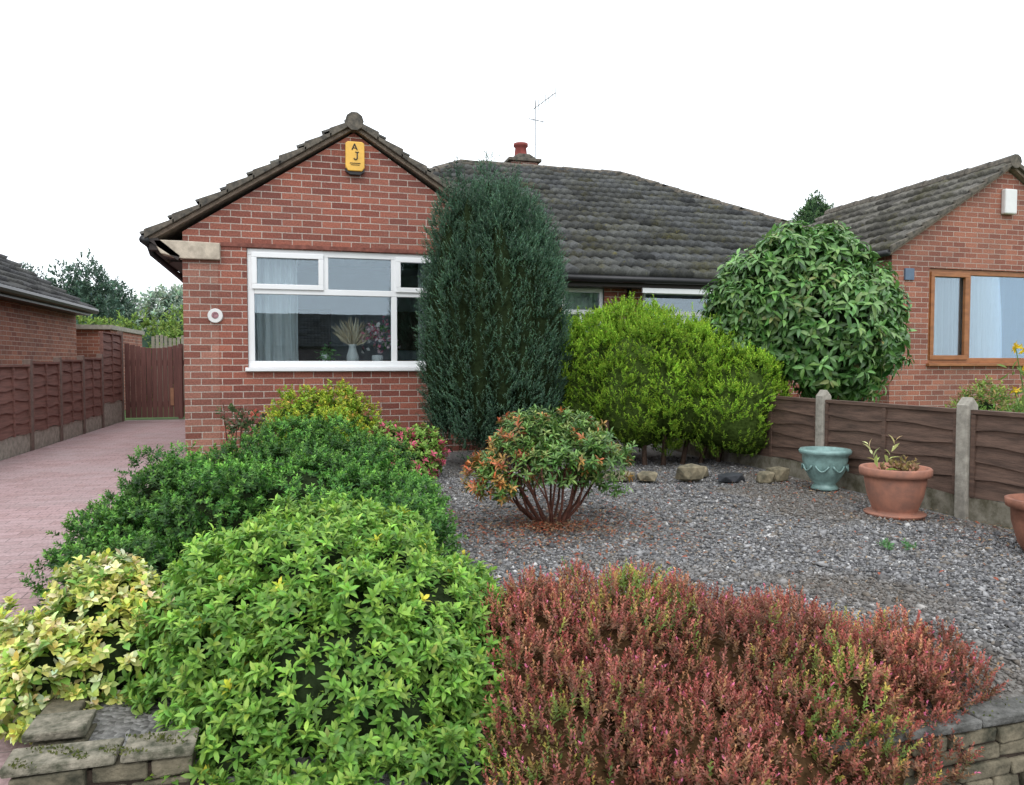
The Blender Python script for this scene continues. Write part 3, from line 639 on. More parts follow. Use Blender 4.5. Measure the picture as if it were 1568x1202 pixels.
mb=MB(); mb.box(-2.50,-2.44,15.82,15.838,0.28,0.62); mb.build('gate_handle_plate',simple('worn_wood',(0.32,0.16,0.09),0.7,0.3,8),ga)
gw=group('brick_garage',(-4.6,19.5,0)); mb=MB(); mb.box(-5.2,-4.15,18.6,22,-0.1,1.85); mb.build('walls',M['brick_b'],gw); mb=MB(); mb.box(-5.25,-4.10,18.5,22.1,1.852,1.95); mb.build('flat_roof',M['concrete'],gw)
gf=group('picket_fence',(-3,24,0)); mb=MB()
for i in range(30): mb.box(-4.1+i*0.11,-4.02+i*0.11,23,23.03,0,1.85+0.05*math.sin(i))
mb.box(-4.1,-0.8,23.032,23.06,1.5,1.6); mb.build('pickets',simple('weathered_wood',(0.26,0.24,0.19),0.9,0.3,8),gf)

# ------------------------------------------------------------------ front garden wall
gw=group('garden_wall',(0.5,1.9,0))
mb=MB(); mt=MB(); mr_=MB()
def stone_course(mb,x0,x1,y0,y1,z0,z1,lmin=0.12,lmax=0.3,jj=0.008):
    x=x0
    while x<x1-0.01:
        l=min(random.uniform(lmin,lmax),x1-x)
        if x1-(x+l)<0.08: l=x1-x
        j=random.uniform(-0.010,0.008); mb.box(x+0.004,x+l-0.004,y0+j,y1,z0+0.004,z1-0.003,jj); x+=l
for i in range(6): stone_course(mb,-0.26,8,1.945,2.04,-0.46+0.057*i,-0.46+0.057*(i+1),0.08,0.24,0.006)
stone_course(mr_,-0.26,8,1.935,2.045,-0.118,-0.078,0.3,0.6,0.005)
for i in range(8): stone_course(mb,-0.76,-0.31,2.205,2.30,-0.45+0.058*i,-0.45+0.058*(i+1),0.07,0.2,0.005)
stone_course(mt,-0.78,-0.30,2.19,2.31,0.015,0.046,0.24,0.44,0.004)
stone_course(mt,-0.79,-0.62,2.40,2.53,0.01,0.045,0.2,0.3,0.004)
stone_course(mb,-0.78,-0.62,2.40,2.53,-0.45,0.008)
mb.box(-0.79,-0.68,2.54,3.3,-0.45,0.03)
mb.build('wall_stones',M['wallstone'],gw,bevel=0.007); mt.build('coping_stones',M['coping'],gw,bevel=0.007); mr_.build('coping_stones_grey',M['coping_r'],gw,bevel=0.008)
mj=MB(); mj.box(-0.24,8,1.96,2.03,-0.45,-0.12); mj.box(-0.75,-0.32,2.22,2.29,-0.45,0.0); mj.build('mortar',M['soil'],gw)
mb=MB(); mb.poly([(-0.75,2.31,-0.04),(-0.27,2.05,-0.08),(-0.27,2.7,-0.02),(-0.75,2.7,-0.02)]); mb.build('planting_soil',M['soil'],gw)
n=1600; P=np.concatenate([np.stack([rng.uniform(-0.76,-0.30,n//2),rng.uniform(2.19,2.30,n//2),np.full(n//2,0.045)],1),np.stack([rng.uniform(1.5,3.4,n//2),rng.uniform(1.94,2.05,n//2),np.full(n//2,-0.08)],1)])
msk=(np.sin(P[:,0]*37+P[:,1]*60)*np.sin(P[:,0]*13+1)>0.1); P=P[msk]; n=len(P)
leaf_mesh('moss',P,unit(rng.normal(size=(n,3))+np.array([0,0,0.8])),rng.normal(size=(n,3)),np.full(n,0.010),np.full(n,0.006),pal(n,[(0.07,0.09,0.02),(0.12,0.13,0.04)]),M['leafmatt'],gw)

# ------------------------------------------------------------------ rocks
for (x,y,r,m,rot) in [(2.85,6.45,(.17,.10,.06),'rock',.1),(3.10,6.40,(.13,.10,.055),'rock',.5),(3.48,6.28,(.14,.10,.10),'rock',-.3),(3.80,6.12,(.14,.10,.055),'blackrock',.2),(4.06,5.97,(.09,.08,.07),'rock',.4),(4.22,6.0,(.11,.07,.09),'rock',-.2),(3.65,6.45,(.10,.1,.07),'rock',.3),(2.55,6.6,(.14,.1,.06),'rock',0.2)]:
    mb=MB(); mb.blob((0,0,0),(r[0]*1.1,r[1]*1.1,r[2]*1.3),0.16,1); o=mb.build('slate_rock' if m=='blackrock' else 'rockery_stone',M[m],bevel=0.006)
    for v in o.data.vertices:
        v.co.z=max(min(v.co.z,r[2]*0.85+v.co.x*0.2),-r[2])
    o.location=(x,y,r[2]*0.8); o.rotation_euler=(0,0,rot)

# ------------------------------------------------------------------ pots
def sprigs(name,c,n,h,cols,parent,mat=None,spread=0.5,L=0.07,W=0.03):
    P=np.array(c)+np.stack([rng.normal(0,0.05,n),rng.normal(0,0.05,n),np.zeros(n)],1); ax=unit(np.stack([rng.normal(0,spread,n),rng.normal(0,spread,n),np.ones(n)],1))
    shoots(name,P,ax,9,h,1.1,0.5,L,W,cols[0],cols[1],mat or M['leaf'],parent,detail=True)
tp=group('turquoise_plant_pot',(4.33,5.50,0)); mb=MB(); tx,ty=4.33,5.50
mb.lathe((tx,ty,0.01),[(0.10,0),(0.115,0.012),(0.10,0.035),(0.085,0.05),(0.12,0.09),(0.165,0.17),(0.185,0.26),(0.187,0.30),(0.21,0.315),(0.216,0.335),(0.205,0.352),(0.175,0.35),(0.165,0.32),(0.0,0.31)],40); mb.build('pot',M['glaze'],tp,smooth=True)
mb=MB()
for k in range(8):
    a=k*math.pi/4; pts=[]
    for t in range(7): aa=a+(t/6-0.5)*0.6; pts.append((tx+0.183*math.cos(aa),ty+0.183*math.sin(aa),0.23-0.05*math.cos((t/6-0.5)*3.1)))
    mb.tube(pts,0.008,5)
mb.build('swags',M['glaze'],tp,smooth=True)
cp=group('terracotta_plant_pot',(4.10,4.45,0)); mb=MB()
mb.lathe((4.10,4.45,0.0),[(0.19,0),(0.205,0.02),(0.205,0.028),(0.14,0.03),(0.15,0.05),(0.185,0.15),(0.205,0.26),(0.205,0.29),(0.235,0.295),(0.24,0.315),(0.24,0.345),(0.23,0.355),(0.21,0.352),(0.20,0.31),(0.0,0.30)],44); mb.build('pot',M['terracotta'],cp,smooth=True)
mb=MB(); mb.lathe((4.10,4.45,0.302),[(0.195,0),(0.1,0.015),(0.0,0.02)],24); mb.build('soil',M['soil'],cp)
sprigs('seedlings',(4.12,4.43,0.32),16,0.10,[(0.20,0.10,0.05),(0.27,0.22,0.08)],cp,spread=0.9,L=0.05)
sprigs('pale_lily',(3.98,4.45,0.32),2,0.24,[(0.35,0.45,0.10),(0.62,0.62,0.35)],cp,spread=0.35,L=0.11,W=0.03)
cq=group('terracotta_plant_pot',(4.14,3.32,0)); mb=MB()
mb.lathe((4.14,3.32,0.0),[(0.12,0),(0.15,0.05),(0.185,0.18),(0.19,0.26),(0.215,0.265),(0.22,0.31),(0.20,0.315),(0.19,0.28),(0,0.27)],40); mb.build('pot',simple('dark_terracotta',(0.26,0.11,0.07),0.7,0.4,9,0.2),cq,smooth=True)

# ------------------------------------------------------------------ plants
# tall blue-green cypress
cx,cy=1.97,7.86
tr=group('cypress_tree',(cx,cy,0)); pl=[(cx-0.05,cy,1.66,0.24,0.24,1.52)]
for i in range(5):
    a=i*1.256+0.4; h=3.0+0.16*random.uniform(-1,1); pl.append((cx+0.22*math.cos(a),cy+0.2*math.sin(a),h/2+0.12,0.20,0.20,h/2-0.08))
for i in range(10):
    a=i*0.628; h=random.uniform(2.6,3.0); pl.append((cx+0.40*math.cos(a),cy+0.37*math.sin(a),h/2+0.13,0.21,0.21,h/2-0.06))
for i in range(17):
    a=i*0.3696+0.2; h=random.uniform(2.0,2.6); pl.append((cx+0.58*math.cos(a),cy+0.54*math.sin(a),h/2+0.20,0.19,0.19,h/2-random.uniform(0,0.08)))
for i in range(80):
    a=random.uniform(0,6.28); h=random.uniform(0.22,0.42); z=random.uniform(0.5,2.6); r=0.72-0.13*(z-1.3)**2 if z>1.3 else 0.72-0.12*(1.3-z)
    pl.append((cx+r*math.cos(a),cy+r*0.94*math.sin(a),z,0.08,0.08,h))
P,Nn,I=sample(pl,15000,zmin=0.03,depth=(0.84,1.05),wob=0.10,keep=0.93)
tone=rng.uniform(0.6,1.4,len(pl))[I]
AX=unit(np.stack([Nn[:,0]*0.7,Nn[:,1]*0.7,np.full(len(P),1.0)],1)+rng.normal(0,0.26,(len(P),3)))
shoots('foliage',P,AX,9,0.115,0.7,0.35,0.040,0.012,(0.035,0.075,0.042),(0.125,0.225,0.145),M['leafmatt'],tr,bright=tone,jit=0.32)
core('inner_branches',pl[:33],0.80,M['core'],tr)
mb=MB(); mb.tube([(cx,cy,-0.05),(cx,cy,1.2),(cx,cy,2.8)],[0.09,0.07,0.02],10); mb.build('trunk',M['bark'],tr)

# golden conifer (lime)
gc=group('golden_conifer_bush',(3.9,7.5,0))
gl=[(3.15,7.95,0.85,0.62,0.55,0.72),(3.55,7.55,0.80,0.60,0.6,0.70),(4.0,7.4,0.80,0.62,0.55,0.66),(4.37,7.05,0.62,0.50,0.5,0.55),(3.75,7.95,0.95,0.6,0.5,0.76),(4.35,7.5,0.76,0.50,0.5,0.66),(2.75,8.25,0.8,0.5,0.5,0.7)]
glc=clumpify(gl,130,0.13,zmin=0.3,zs=1.6,depth=(0.86,1.02))
P,Nn,I=sample(glc,12500,zmin=0.10,depth=(0.82,1.06),wob=0.16,keep=0.93,upbias=0.2)
AX=unit(np.stack([Nn[:,0]*0.8,Nn[:,1]*0.8,np.abs(Nn[:,2])*0.6+0.75],1)+rng.normal(0,0.25,(len(P),3)))
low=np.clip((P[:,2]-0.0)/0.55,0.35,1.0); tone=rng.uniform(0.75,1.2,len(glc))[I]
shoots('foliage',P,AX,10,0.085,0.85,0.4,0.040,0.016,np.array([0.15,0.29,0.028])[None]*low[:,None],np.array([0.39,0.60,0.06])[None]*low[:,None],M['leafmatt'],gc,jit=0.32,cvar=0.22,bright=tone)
n=55; x=rng.uniform(3.0,4.6,n); y=7.35+rng.uniform(-0.3,0.5,n)+0.15*(3.9-x); z=1.40-0.26*np.clip(x-4.0,0,1)+rng.uniform(-0.1,0.06,n)
shoots('leader_shoots',np.stack([x,y,z],1),unit(np.stack([rng.normal(0,0.12,n),rng.normal(0,0.12,n),np.ones(n)],1)),34,0.24,0.8,0.25,0.05,0.015,(0.2,0.36,0.03),(0.40,0.60,0.08),M['leafmatt'],gc,jit=0.25)
core('inner_branches',gl,0.84,M['core_l'],gc,zmin=0.02)
mb=MB()
for i in range(7): x=3.1+0.22*i; mb.tube([(x,7.4,-0.05),(x+random.uniform(-.1,.1),7.3,0.5)],[0.03,0.02],6)
mb.build('stems',M['bark'],gc)

# big-leaved laurel tree
lx,ly=5.33,7.35; lz=-0.08
lt=group('laurel_tree',(lx,ly,0))
ll=[(lx,ly,1.80,0.80,0.8,0.72),(lx-0.52,ly+0.15,1.50,0.48,0.55,0.50),(lx+0.60,ly-0.15,1.60,0.53,0.55,0.60),(lx+0.1,ly-0.5,1.55,0.6,0.5,0.6),(lx+0.08,ly,2.18,0.62,0.6,0.42),(lx-0.35,ly-0.2,1.92,0.50,0.5,0.50),(lx+0.45,ly-0.3,1.24,0.5,0.5,0.45),(lx+0.48,ly,1.95,0.5,0.5,0.48)]
ll=[(a,b,c+lz,d_,e,f) for a,b,c,d_,e,f in ll]
llc=clumpify(ll,34,0.18,zmin=0.9)
P,Nn,I=sample(llc,3200,zmin=0.72,depth=(0.72,1.05),wob=0.18,keep=0.9)
AX=unit(Nn*0.8+np.array([0,0,0.5])+rng.normal(0,0.3,(len(P),3)))
shoots('foliage',P,AX,8,0.06,1.85,1.0,0.145,0.055,pal(len(P),[(0.05,0.13,0.035),(0.06,0.16,0.04),(0.04,0.10,0.028)]),pal(len(P),[(0.14,0.28,0.07),(0.20,0.38,0.10),(0.09,0.20,0.05),(0.24,0.28,0.09)],[.38,.34,.23,.05]),M['gloss'],lt,detail=True,droop=0.38,jit=0.3,smooth=True,Lend=0.75)
core('inner_branches',ll,0.68,M['core'],lt)
mb=MB()
for i in range(5):
    a=i*1.25; mb.tube([(lx+0.05*math.cos(a),ly+0.05*math.sin(a),-0.05),(lx+0.15*math.cos(a),ly+0.15*math.sin(a),0.6),(lx+0.4*math.cos(a),ly+0.4*math.sin(a),1.4)],[0.045,0.035,0.02],7)
mb.build('trunk',M['bark'],lt)

# pieris
px,py_=1.61,4.86
pi_=group('pieris_bush',(px,py_,0))
plp=[(px+0.18,py_,0.47,0.30,0.28,0.17),(px-0.24,py_+0.02,0.42,0.22,0.24,0.16),(px-0.14,py_+0.1,0.57,0.17,0.2,0.15),(px+0.37,py_-0.02,0.37,0.19,0.22,0.14),(px-0.38,py_-0.03,0.28,0.15,0.18,0.10),(px+0.05,py_-0.10,0.42,0.24,0.2,0.14),(px+0.22,py_+0.05,0.56,0.2,0.2,0.12)]
plp=clumpify(plp,18,0.08,zmin=0.3)
P,Nn,I=sample(plp,1050,zmin=0.20,depth=(0.72,1.10),wob=0.22,keep=0.86,upbias=0.5)
AX=unit(Nn*0.7+np.array([0,0,0.7])+rng.normal(0,0.28,(len(P),3)))
red=(rng.uniform(size=len(P))<np.clip(0.10+0.65*(px-0.10-P[:,0])/0.4,0.08,0.58))
cb=np.where(red[:,None],np.array([0.18,0.19,0.05]),np.array([0.07,0.16,0.035])); ct=np.where(red[:,None],pal(len(P),[(0.58,0.16,0.05),(0.52,0.27,0.07),(0.48,0.10,0.05)]),pal(len(P),[(0.14,0.27,0.05),(0.22,0.36,0.08),(0.10,0.21,0.045),(0.32,0.40,0.12)]))
shoots('foliage',P,AX,10,0.045,1.55,0.75,0.055,0.019,cb,ct,M['gloss'],pi_,detail=True,jit=0.25,smooth=True,Lend=0.8)
mb=MB()
for i in range(19):
    a=i*0.33+random.uniform(-.1,.1); r=random.uniform(0.22,0.46); s0=0.07
    p0=Vector((px+0.02+s0*math.cos(a),py_+s0*math.sin(a),-0.02)); p2=Vector((px+r*math.cos(a),py_+r*math.sin(a)*0.8,random.uniform(0.32,0.48))); p1=p0.lerp(p2,0.45)+Vector((random.uniform(-.03,.03),random.uniform(-.03,.03),-0.05))
    mb.tube([p0,p1,p2],[0.012,0.009,0.005],6)
    for _ in range(2):
        q=p2+Vector((random.uniform(-.12,.12),random.uniform(-.1,.1),random.uniform(0.04,0.12))); mb.tube([p1.lerp(p2,random.uniform(0.3,0.8)),q],[0.006,0.003],5)
mb.build('stems',M['redstem'],pi_)
n=2600; r=np.abs(rng.normal(0,0.5,n)); a=rng.uniform(0,6.28,n)
P=np.stack([px-0.05+r*np.cos(a)*1.25,py_-0.12+r*np.sin(a),0.014+rng.uniform(0,0.02,n)],1)
n2=650; P2=np.stack([rng.uniform(0.6,4.5,n2),rng.uniform(2.6,6.9,n2),0.018+rng.uniform(0,0.01,n2)],1)
n3=450; P3=np.stack([4.45-np.abs(rng.normal(0,0.35,n3)),rng.uniform(2.4,6.0,n3),0.018+rng.uniform(0,0.01,n3)],1); P=np.concatenate([P,P2,P3]); n+=n2+n3
leaf_mesh('fallen_leaves',P,unit(rng.normal(size=(n,3))*np.array([1,1,0.15])),np.array([0,0,1.])+rng.normal(0,0.25,(n,3)),rng.uniform(0.018,0.042,n),rng.uniform(0.008,0.017,n),pal(n,[(0.30,0.13,0.07),(0.20,0.10,0.06),(0.38,0.26,0.15),(0.32,0.08,0.04),(0.14,0.08,0.05)]),M['leaf'],None,detail=True)

# golden shrub by house
gs=group('golden_privet_bush',(0.2,7.8,0)); gl2=[(0.05,7.85,0.40,0.44,0.4,0.40),(0.42,7.75,0.36,0.38,0.4,0.38),(0.2,7.6,0.3,0.46,0.4,0.34),(0.25,7.85,0.52,0.3,0.3,0.25)]
gl2c=clumpify(gl2,24,0.12,zmin=0.2)
P,Nn,I=sample(gl2c,2100,zmin=0.05,depth=(0.8,1.05),wob=0.12)
AX=unit(Nn*0.8+np.array([0,0,0.6])+rng.normal(0,0.3,(len(P),3)))
shoots('foliage',P,AX,8,0.06,1.2,0.7,0.044,0.026,(0.18,0.30,0.03),pal(len(P),[(0.50,0.55,0.05),(0.32,0.50,0.05),(0.60,0.50,0.06),(0.55,0.28,0.06)],[.42,.38,.14,.06]),M['leaf'],gs,jit=0.35); core('inner_branches',gl2,0.75,M['core_l'],gs,zmin=0.0)
ph=group('pink_azalea_bush',(0.9,7.1,0)); pl3=[(0.78,7.12,0.27,0.24,0.24,0.24),(1.08,7.15,0.24,0.22,0.22,0.22),(0.92,6.98,0.18,0.26,0.2,0.18)]
P,Nn,I=sample(pl3,560,zmin=0.04,depth=(0.8,1.04)); AX=unit(Nn*0.8+np.array([0,0,0.5])+rng.normal(0,0.3,(len(P),3)))
fl_=rng.uniform(size=len(P))<0.28
shoots('foliage',P,AX,8,0.045,1.4,0.7,0.058,0.032,np.array([0.12,0.24,0.04]),np.where(fl_[:,None],np.array([0.62,0.14,0.2]),np.array([0.26,0.42,0.08])),M['leaf'],ph,detail=True,tipcol=(fl_,(0.66,0.14,0.21),0.3)); core('inner_branches',pl3,0.7,M['core'],ph,zmin=0.0)
ro=group('rose_bush',(-0.45,6.6,0)); mb=MB(); tips=[]
for i in range(7):
    x=-0.60+0.05*i; t=(x+random.uniform(-.05,.05),6.6+random.uniform(-.1,.1),random.uniform(0.58,0.86)); mb.tube([(x*0.5-0.25,6.6,0),((x*0.5-0.25+t[0])/2-0.02,6.6,0.4),t],[0.008,0.006,0.004],5); tips.append(t)
mb.build('stems',M['redstem'],ro)
T=np.array(tips); P=np.repeat(T,12,0)+rng.normal(0,0.05,(len(T)*12,3))-np.array([0,0,0.08]); n=len(P)
shoots('leaves',P,unit(rng.normal(size=(n,3))+np.array([0,0,0.5])),5,0.05,1.2,0.6,0.045,0.026,(0.05,0.08,0.03),pal(n,[(0.10,0.15,0.05),(0.16,0.06,0.05),(0.07,0.12,0.04)]),M['leaf'],ro,detail=True)
P=np.repeat(T[[4]],22,0)+rng.normal(0,0.014,(22,3)); leaf_mesh('blooms',P,unit(rng.normal(size=(22,3))+np.array([0,0,0.6])),rng.normal(size=(22,3)),np.full(22,0.045),np.full(22,0.035),pal(22,[(0.6,0.14,0.1),(0.7,0.28,0.2)]),M['leaf'],ro)

# dark green spreading shrubs
dk=group('spreading_juniper',(-0.3,4.8,0))
dl=[(-0.02,5.25,0.26,0.48,0.5,0.33),(0.22,5.0,0.26,0.40,0.4,0.28),(-0.40,5.0,0.20,0.40,0.45,0.28),(-0.78,4.70,0.20,0.34,0.40,0.27),(-0.93,4.35,0.08,0.28,0.35,0.22),(-0.80,3.95,0.04,0.28,0.35,0.22),(-0.50,4.4,0.20,0.42,0.45,0.26),(0.28,4.55,0.14,0.42,0.4,0.30),(0.50,4.30,0.10,0.28,0.35,0.26),(0.42,3.85,0.05,0.30,0.35,0.26),(0.0,4.5,0.22,0.45,0.4,0.27),(0.1,5.3,0.38,0.3,0.3,0.24)]
dlc=clumpify(dl,120,0.115,zmin=0.08,zs=0.75,depth=(0.92,1.12))
P,Nn,I=sample(dlc,8200,zmin=0.02,depth=(0.76,1.07),wob=0.2,keep=0.94,upbias=0.35)
tone=rng.uniform(0.6,1.35,len(dlc))[I]
AX=unit(Nn*0.95+np.array([0,0,0.35])+rng.normal(0,0.30,(len(P),3)))
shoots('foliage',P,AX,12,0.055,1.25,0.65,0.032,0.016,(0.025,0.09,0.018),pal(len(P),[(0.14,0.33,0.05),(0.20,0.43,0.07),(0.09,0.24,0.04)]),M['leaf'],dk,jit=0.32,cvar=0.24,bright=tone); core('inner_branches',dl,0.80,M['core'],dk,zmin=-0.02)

# large bright green shrub
bg=group('choisya_bush',(0.12,2.9,0))
bl=[(0.12,2.85,-0.01,0.60,0.6,0.49),(-0.22,3.0,-0.03,0.40,0.5,0.41),(0.46,2.80,-0.09,0.36,0.45,0.38),(0.14,2.50,-0.14,0.50,0.42,0.44),(-0.14,2.48,-0.22,0.30,0.36,0.35),(0.10,3.25,0.07,0.46,0.42,0.40),(0.48,2.40,-0.27,0.30,0.30,0.34),(0.05,2.12,-0.35,0.38,0.3,0.34),(0.34,2.10,-0.36,0.36,0.28,0.34),(0.2,1.95,-0.42,0.35,0.2,0.28)]
blc=clumpify(bl,70,0.11,zmin=-0.3,zs=0.8)
P,Nn,I=sample(blc,7200,zmin=-0.42,depth=(0.80,1.05),wob=0.12,keep=0.92,upbias=0.15)
AX=unit(Nn*0.8+np.array([0,-0.05,0.5])+rng.normal(0,0.30,(len(P),3)))
yl=rng.uniform(size=len(P))<0.012
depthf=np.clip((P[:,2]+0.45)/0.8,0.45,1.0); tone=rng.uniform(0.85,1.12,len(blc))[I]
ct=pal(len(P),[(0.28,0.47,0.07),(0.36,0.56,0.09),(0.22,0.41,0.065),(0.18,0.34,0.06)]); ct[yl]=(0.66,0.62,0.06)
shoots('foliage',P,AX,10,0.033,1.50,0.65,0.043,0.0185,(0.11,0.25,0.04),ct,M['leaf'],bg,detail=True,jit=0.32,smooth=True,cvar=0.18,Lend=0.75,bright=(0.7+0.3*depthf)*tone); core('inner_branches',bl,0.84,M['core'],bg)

# variegated euonymus
ve=group('variegated_euonymus_bush',(-0.76,2.95,0)); vl=[(-0.72,2.95,0.10,0.21,0.24,0.22),(-0.86,2.88,0.04,0.17,0.2,0.20),(-0.62,2.85,0.05,0.17,0.2,0.20),(-0.70,3.1,0.18,0.16,0.16,0.15),(-0.76,2.75,-0.02,0.17,0.14,0.16)]
vl=clumpify(vl,10,0.07)
P,Nn,I=sample(vl,900,zmin=-0.12,depth=(0.75,1.06)); AX=unit(Nn*0.8+np.array([0,0,0.5])+rng.normal(0,0.28,(len(P),3)))
shoots('foliage',P,AX,8,0.035,1.35,0.65,0.043,0.027,pal(len(P),[(0.14,0.28,0.04),(0.50,0.52,0.12)]),pal(len(P),[(0.74,0.72,0.24),(0.80,0.79,0.48),(0.66,0.67,0.14),(0.28,0.42,0.08)],[.35,.26,.27,.12]),M['leaf'],ve,detail=True,smooth=True,huevar=0.10); core('inner_branches',vl[:5],0.72,M['core'],ve)

# red spiraea hedge along wall
rh=group('spiraea_bush',(1.45,2.3,0))
rl=[(0.80,2.55,-0.10,0.32,0.42,0.32),(1.08,2.52,-0.07,0.36,0.42,0.31),(1.38,2.45,-0.08,0.36,0.40,0.30),(1.68,2.37,-0.11,0.34,0.36,0.27),(1.96,2.28,-0.13,0.28,0.28,0.23),(2.17,2.20,-0.15,0.17,0.18,0.18),(0.80,2.12,-0.27,0.36,0.34,0.36),(1.12,2.06,-0.29,0.36,0.32,0.34),(1.42,2.05,-0.28,0.34,0.26,0.30),(1.72,2.10,-0.22,0.28,0.22,0.22),(1.98,2.10,-0.20,0.20,0.16,0.16),(0.72,2.75,-0.09,0.24,0.3,0.23),(0.9,1.92,-0.38,0.34,0.2,0.26),(1.2,1.92,-0.40,0.3,0.18,0.24)]
rlc=clumpify(rl,70,0.085,zmin=-0.3,zs=1.1)
P,Nn,I=sample(rlc,12500,zmin=-0.42,depth=(0.83,1.05),wob=0.10,keep=0.92,upbias=0.25)
tone=rng.uniform(0.75,1.25,len(rlc))[I]
AX=unit(Nn*0.5+np.array([0,-0.03,0.95])+rng.normal(0,0.22,(len(P),3)))
ptch=np.sin(P[:,0]*6+1)*np.sin(P[:,1]*7)+rng.normal(0,0.5,len(P))
g=ptch<-0.85
top=np.clip((P[:,2]+0.40)/0.35,0,1)
ct=pal(len(P),[(0.45,0.12,0.10),(0.55,0.20,0.15),(0.36,0.08,0.07),(0.50,0.25,0.12)])
ct=np.where(g[:,None],pal(len(P),[(0.38,0.36,0.08),(0.50,0.38,0.09),(0.20,0.30,0.07)]),ct)
lowm=rng.uniform(size=len(P))>top*1.2+0.3
ct=np.where(lowm[:,None],np.array([0.15,0.24,0.07]),ct)
fm=rng.uniform(size=len(P))<0.05
shoots('foliage',P,AX,16,0.070,0.95,0.5,0.019,0.0095,np.where(g[:,None],np.array([0.14,0.21,0.04]),np.array([0.17,0.10,0.05])),ct,M['leaf'],rh,jit=0.28,cvar=0.24,tipcol=(fm,(0.66,0.16,0.30),0.8),bright=tone); core('inner_branches',rl,0.86,M['corered'],rh)

ns=group('garden_shrub',(6.6,6.0,0)); nl=[(6.6,6.0,0.5,0.28,0.3,0.36),(6.9,6.0,0.4,0.25,0.25,0.3)]
P,Nn,I=sample(nl,500,zmin=0.02); shoots('foliage',P,unit(Nn+np.array([0,0,0.6])),9,0.09,1.2,0.6,0.06,0.02,(0.1,0.2,0.03),pal(len(P),[(0.25,0.42,0.07),(0.38,0.46,0.09),(0.4,0.25,0.12)]),M['leaf'],ns,detail=True); core('inner_branches',nl,0.6,M['core'],ns)
yf=group('yellow_flower_plant',(6.5,5.3,0)); mb=MB(); tp_=[]
for i in range(9):
    t=(6.45+random.uniform(-.25,.3),5.3+random.uniform(-.2,.2),random.uniform(0.85,1.35)); mb.tube([(6.5,5.3,0),t],[0.008,0.004],5); tp_.append(t)
mb.build('stems',simple('green_stem',(0.1,0.2,0.04)),yf); T=np.repeat(np.array(tp_),14,0); n=len(T)
leaf_mesh('flowers',T+rng.normal(0,0.012,(n,3)),rng.normal(size=(n,3)),rng.normal(size=(n,3)),np.full(n,0.05),np.full(n,0.025),pal(n,[(0.8,0.6,0.03),(0.75,0.5,0.02)]),M['leaf'],yf)
n=200; P=np.stack([6.5+rng.normal(0,0.15,n),5.3+rng.normal(0,0.12,n),rng.uniform(0.1,1.1,n)],1); leaf_mesh('leaves',P,unit(rng.normal(size=(n,3))+np.array([0,0,0.5])),rng.normal(size=(n,3)),np.full(n,0.13),np.full(n,0.025),pal(n,[(0.12,0.22,0.05),(0.2,0.3,0.08)]),M['leaf'],yf,detail=True)
wd=group('gravel_weeds',(3.2,3.7,0))
for (x,y) in [(3.35,3.62),(3.42,3.6)]: sprigs('weed',(x,y,0.01),8,0.05,[(0.08,0.2,0.06),(0.14,0.32,0.12)],wd,spread=1.2,L=0.03,W=0.012)

def bgtree(name,lumps,n,cb,ct,leafL=0.35,leafW=0.16,up=0.5):
    c=lumps[0]; g=group(name,(c[0],c[1],0)); P,Nn,I=sample(lumps,n,zmin=0,depth=(0.75,1.06),wob=0.18)
    shoots('foliage',P,unit(Nn+np.array([0,0,up])+rng.normal(0,0.3,(len(P),3))),6,leafL*1.2,1.0,0.5,leafL,leafW,cb,ct,M['leafmatt'],g,jit=0.4,cvar=0.3); core('inner_branches',lumps,0.8,M['core_h'],g)
    mb=MB(); mb.tube([(c[0],c[1],-0.1),(c[0],c[1],c[2])],[0.25,0.12],8); mb.build('trunk',M['bark'],g)
bgtree('conifer_tree',[(-10.6,39,2.5,1.0,1.1,2.9),(-9.6,39,2.6,1.0,1.1,3.0),(-8.7,39,2.3,0.9,1.0,3.0)],2600,(0.07,0.12,0.09),(0.13,0.20,0.15),0.22,0.1,up=1)  # far conifer colours lightened to paint in haze
bgtree('conifer_tree',[(-11.8,40,2.3,1.1,1.2,2.8),(-12.8,40,2.4,1.2,1.2,2.9)],1800,(0.07,0.12,0.09),(0.13,0.20,0.15),0.22,0.1,up=1)  # same painted haze in the leaf colours
bgtree('broadleaf_tree',[(-12.5,62,3.2,2.2,2.5,2.2),(-9.6,62,4.2,2.0,2.3,2.2),(-15,63,3.2,2.4,2.5,2.2),(-7,62,3.2,2.0,2.3,2.2)],2600,(0.24,0.32,0.25),(0.40,0.48,0.38),0.45,0.25)  # haze painted into these pale leaf colours
bgtree('broadleaf_tree',[(-24,52,4.8,4,3,2.6),(-19,54,4.0,3.4,3,2.4)],2600,(0.22,0.27,0.21),(0.36,0.42,0.33),0.45,0.25)  # leaf colours paled for painted haze here too
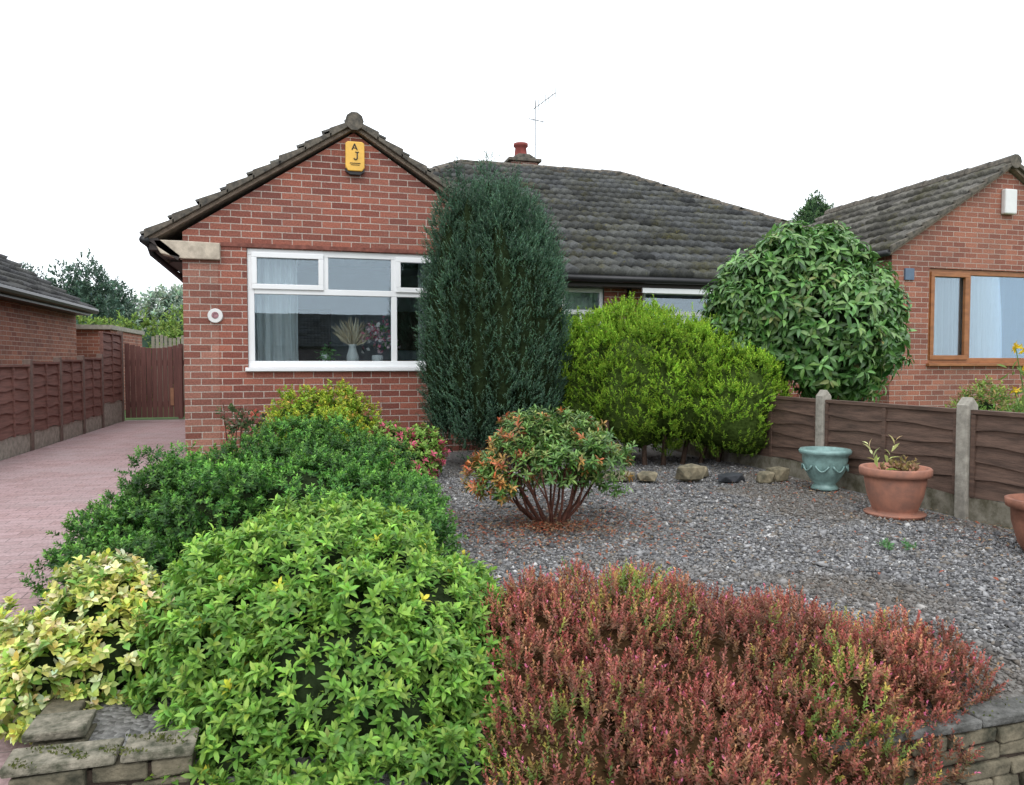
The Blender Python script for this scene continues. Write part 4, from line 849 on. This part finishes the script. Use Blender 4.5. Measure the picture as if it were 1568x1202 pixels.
bgtree('garden_hedge',[(-4.6,25,1.1,1.6,0.8,1.25),(-2.6,25,1.1,1.6,0.8,1.15),(-6.8,26,1.2,1.8,0.9,1.4),(-3.6,26.5,1.5,1.2,0.8,1.2)],2600,(0.10,0.18,0.035),(0.26,0.36,0.09),0.18,0.08)
bgtree('conifer_tree',[(19.5,25.6,6.1,0.72,0.75,1.55),(19.5,25.6,5.5,0.95,0.95,1.75),(19.5,25.6,3.6,1.1,1.1,2.6)],4800,(0.06,0.11,0.05),(0.11,0.20,0.08),0.12,0.06,up=0.8)
bgtree('street_tree',[(13,-24,3.2,2.6,2.5,2.4),(16,-25,3.5,2.5,2.4,2.2)],1200,(0.03,0.07,0.02),(0.08,0.15,0.04),0.4,0.2)
bgtree('street_tree',[(-8,-22,3.2,2.6,2.5,2.4)],900,(0.03,0.07,0.02),(0.08,0.15,0.04),0.4,0.2)

# ------------------------------------------------------------------ light
w=bpy.data.worlds.new('World'); scene.world=w; w.use_nodes=True; nt=w.node_tree; bgn=nt.nodes['Background']
sky=nt.nodes.new('ShaderNodeTexSky'); sky.sky_type='NISHITA'; sky.sun_disc=False; sky.sun_elevation=R(50); sky.sun_rotation=R(200); sky.dust_density=4
mx=nt.nodes.new('ShaderNodeMixRGB'); mx.inputs[0].default_value=0.9; mx.inputs[2].default_value=(12.4,13.0,13.6,1)
nt.links.new(sky.outputs[0],mx.inputs[1]); nt.links.new(mx.outputs[0],bgn.inputs['Color']); bgn.inputs['Strength'].default_value=0.15
sd=bpy.data.lights.new('sun','SUN'); sd.energy=1.1; sd.angle=R(35); sd.color=(1,0.98,0.96); so=bpy.data.objects.new('sun',sd); scene.collection.objects.link(so)
dirv=Vector((math.sin(R(200))*math.cos(R(50)),math.cos(R(200))*math.cos(R(50)),math.sin(R(50)))); so.rotation_euler=dirv.to_track_quat('Z','Y').to_euler(); so.location=(0,0,20)

# ------------------------------------------------------------------ camera
cd=bpy.data.cameras.new('camera'); cd.sensor_width=36; cd.lens=26.4; cd.clip_end=2000; cd.clip_start=0.05
co=bpy.data.objects.new('camera',cd); scene.collection.objects.link(co); co.location=(0,0,1.1); co.rotation_euler=(R(90-2.24),0,R(-15.5)); scene.camera=co
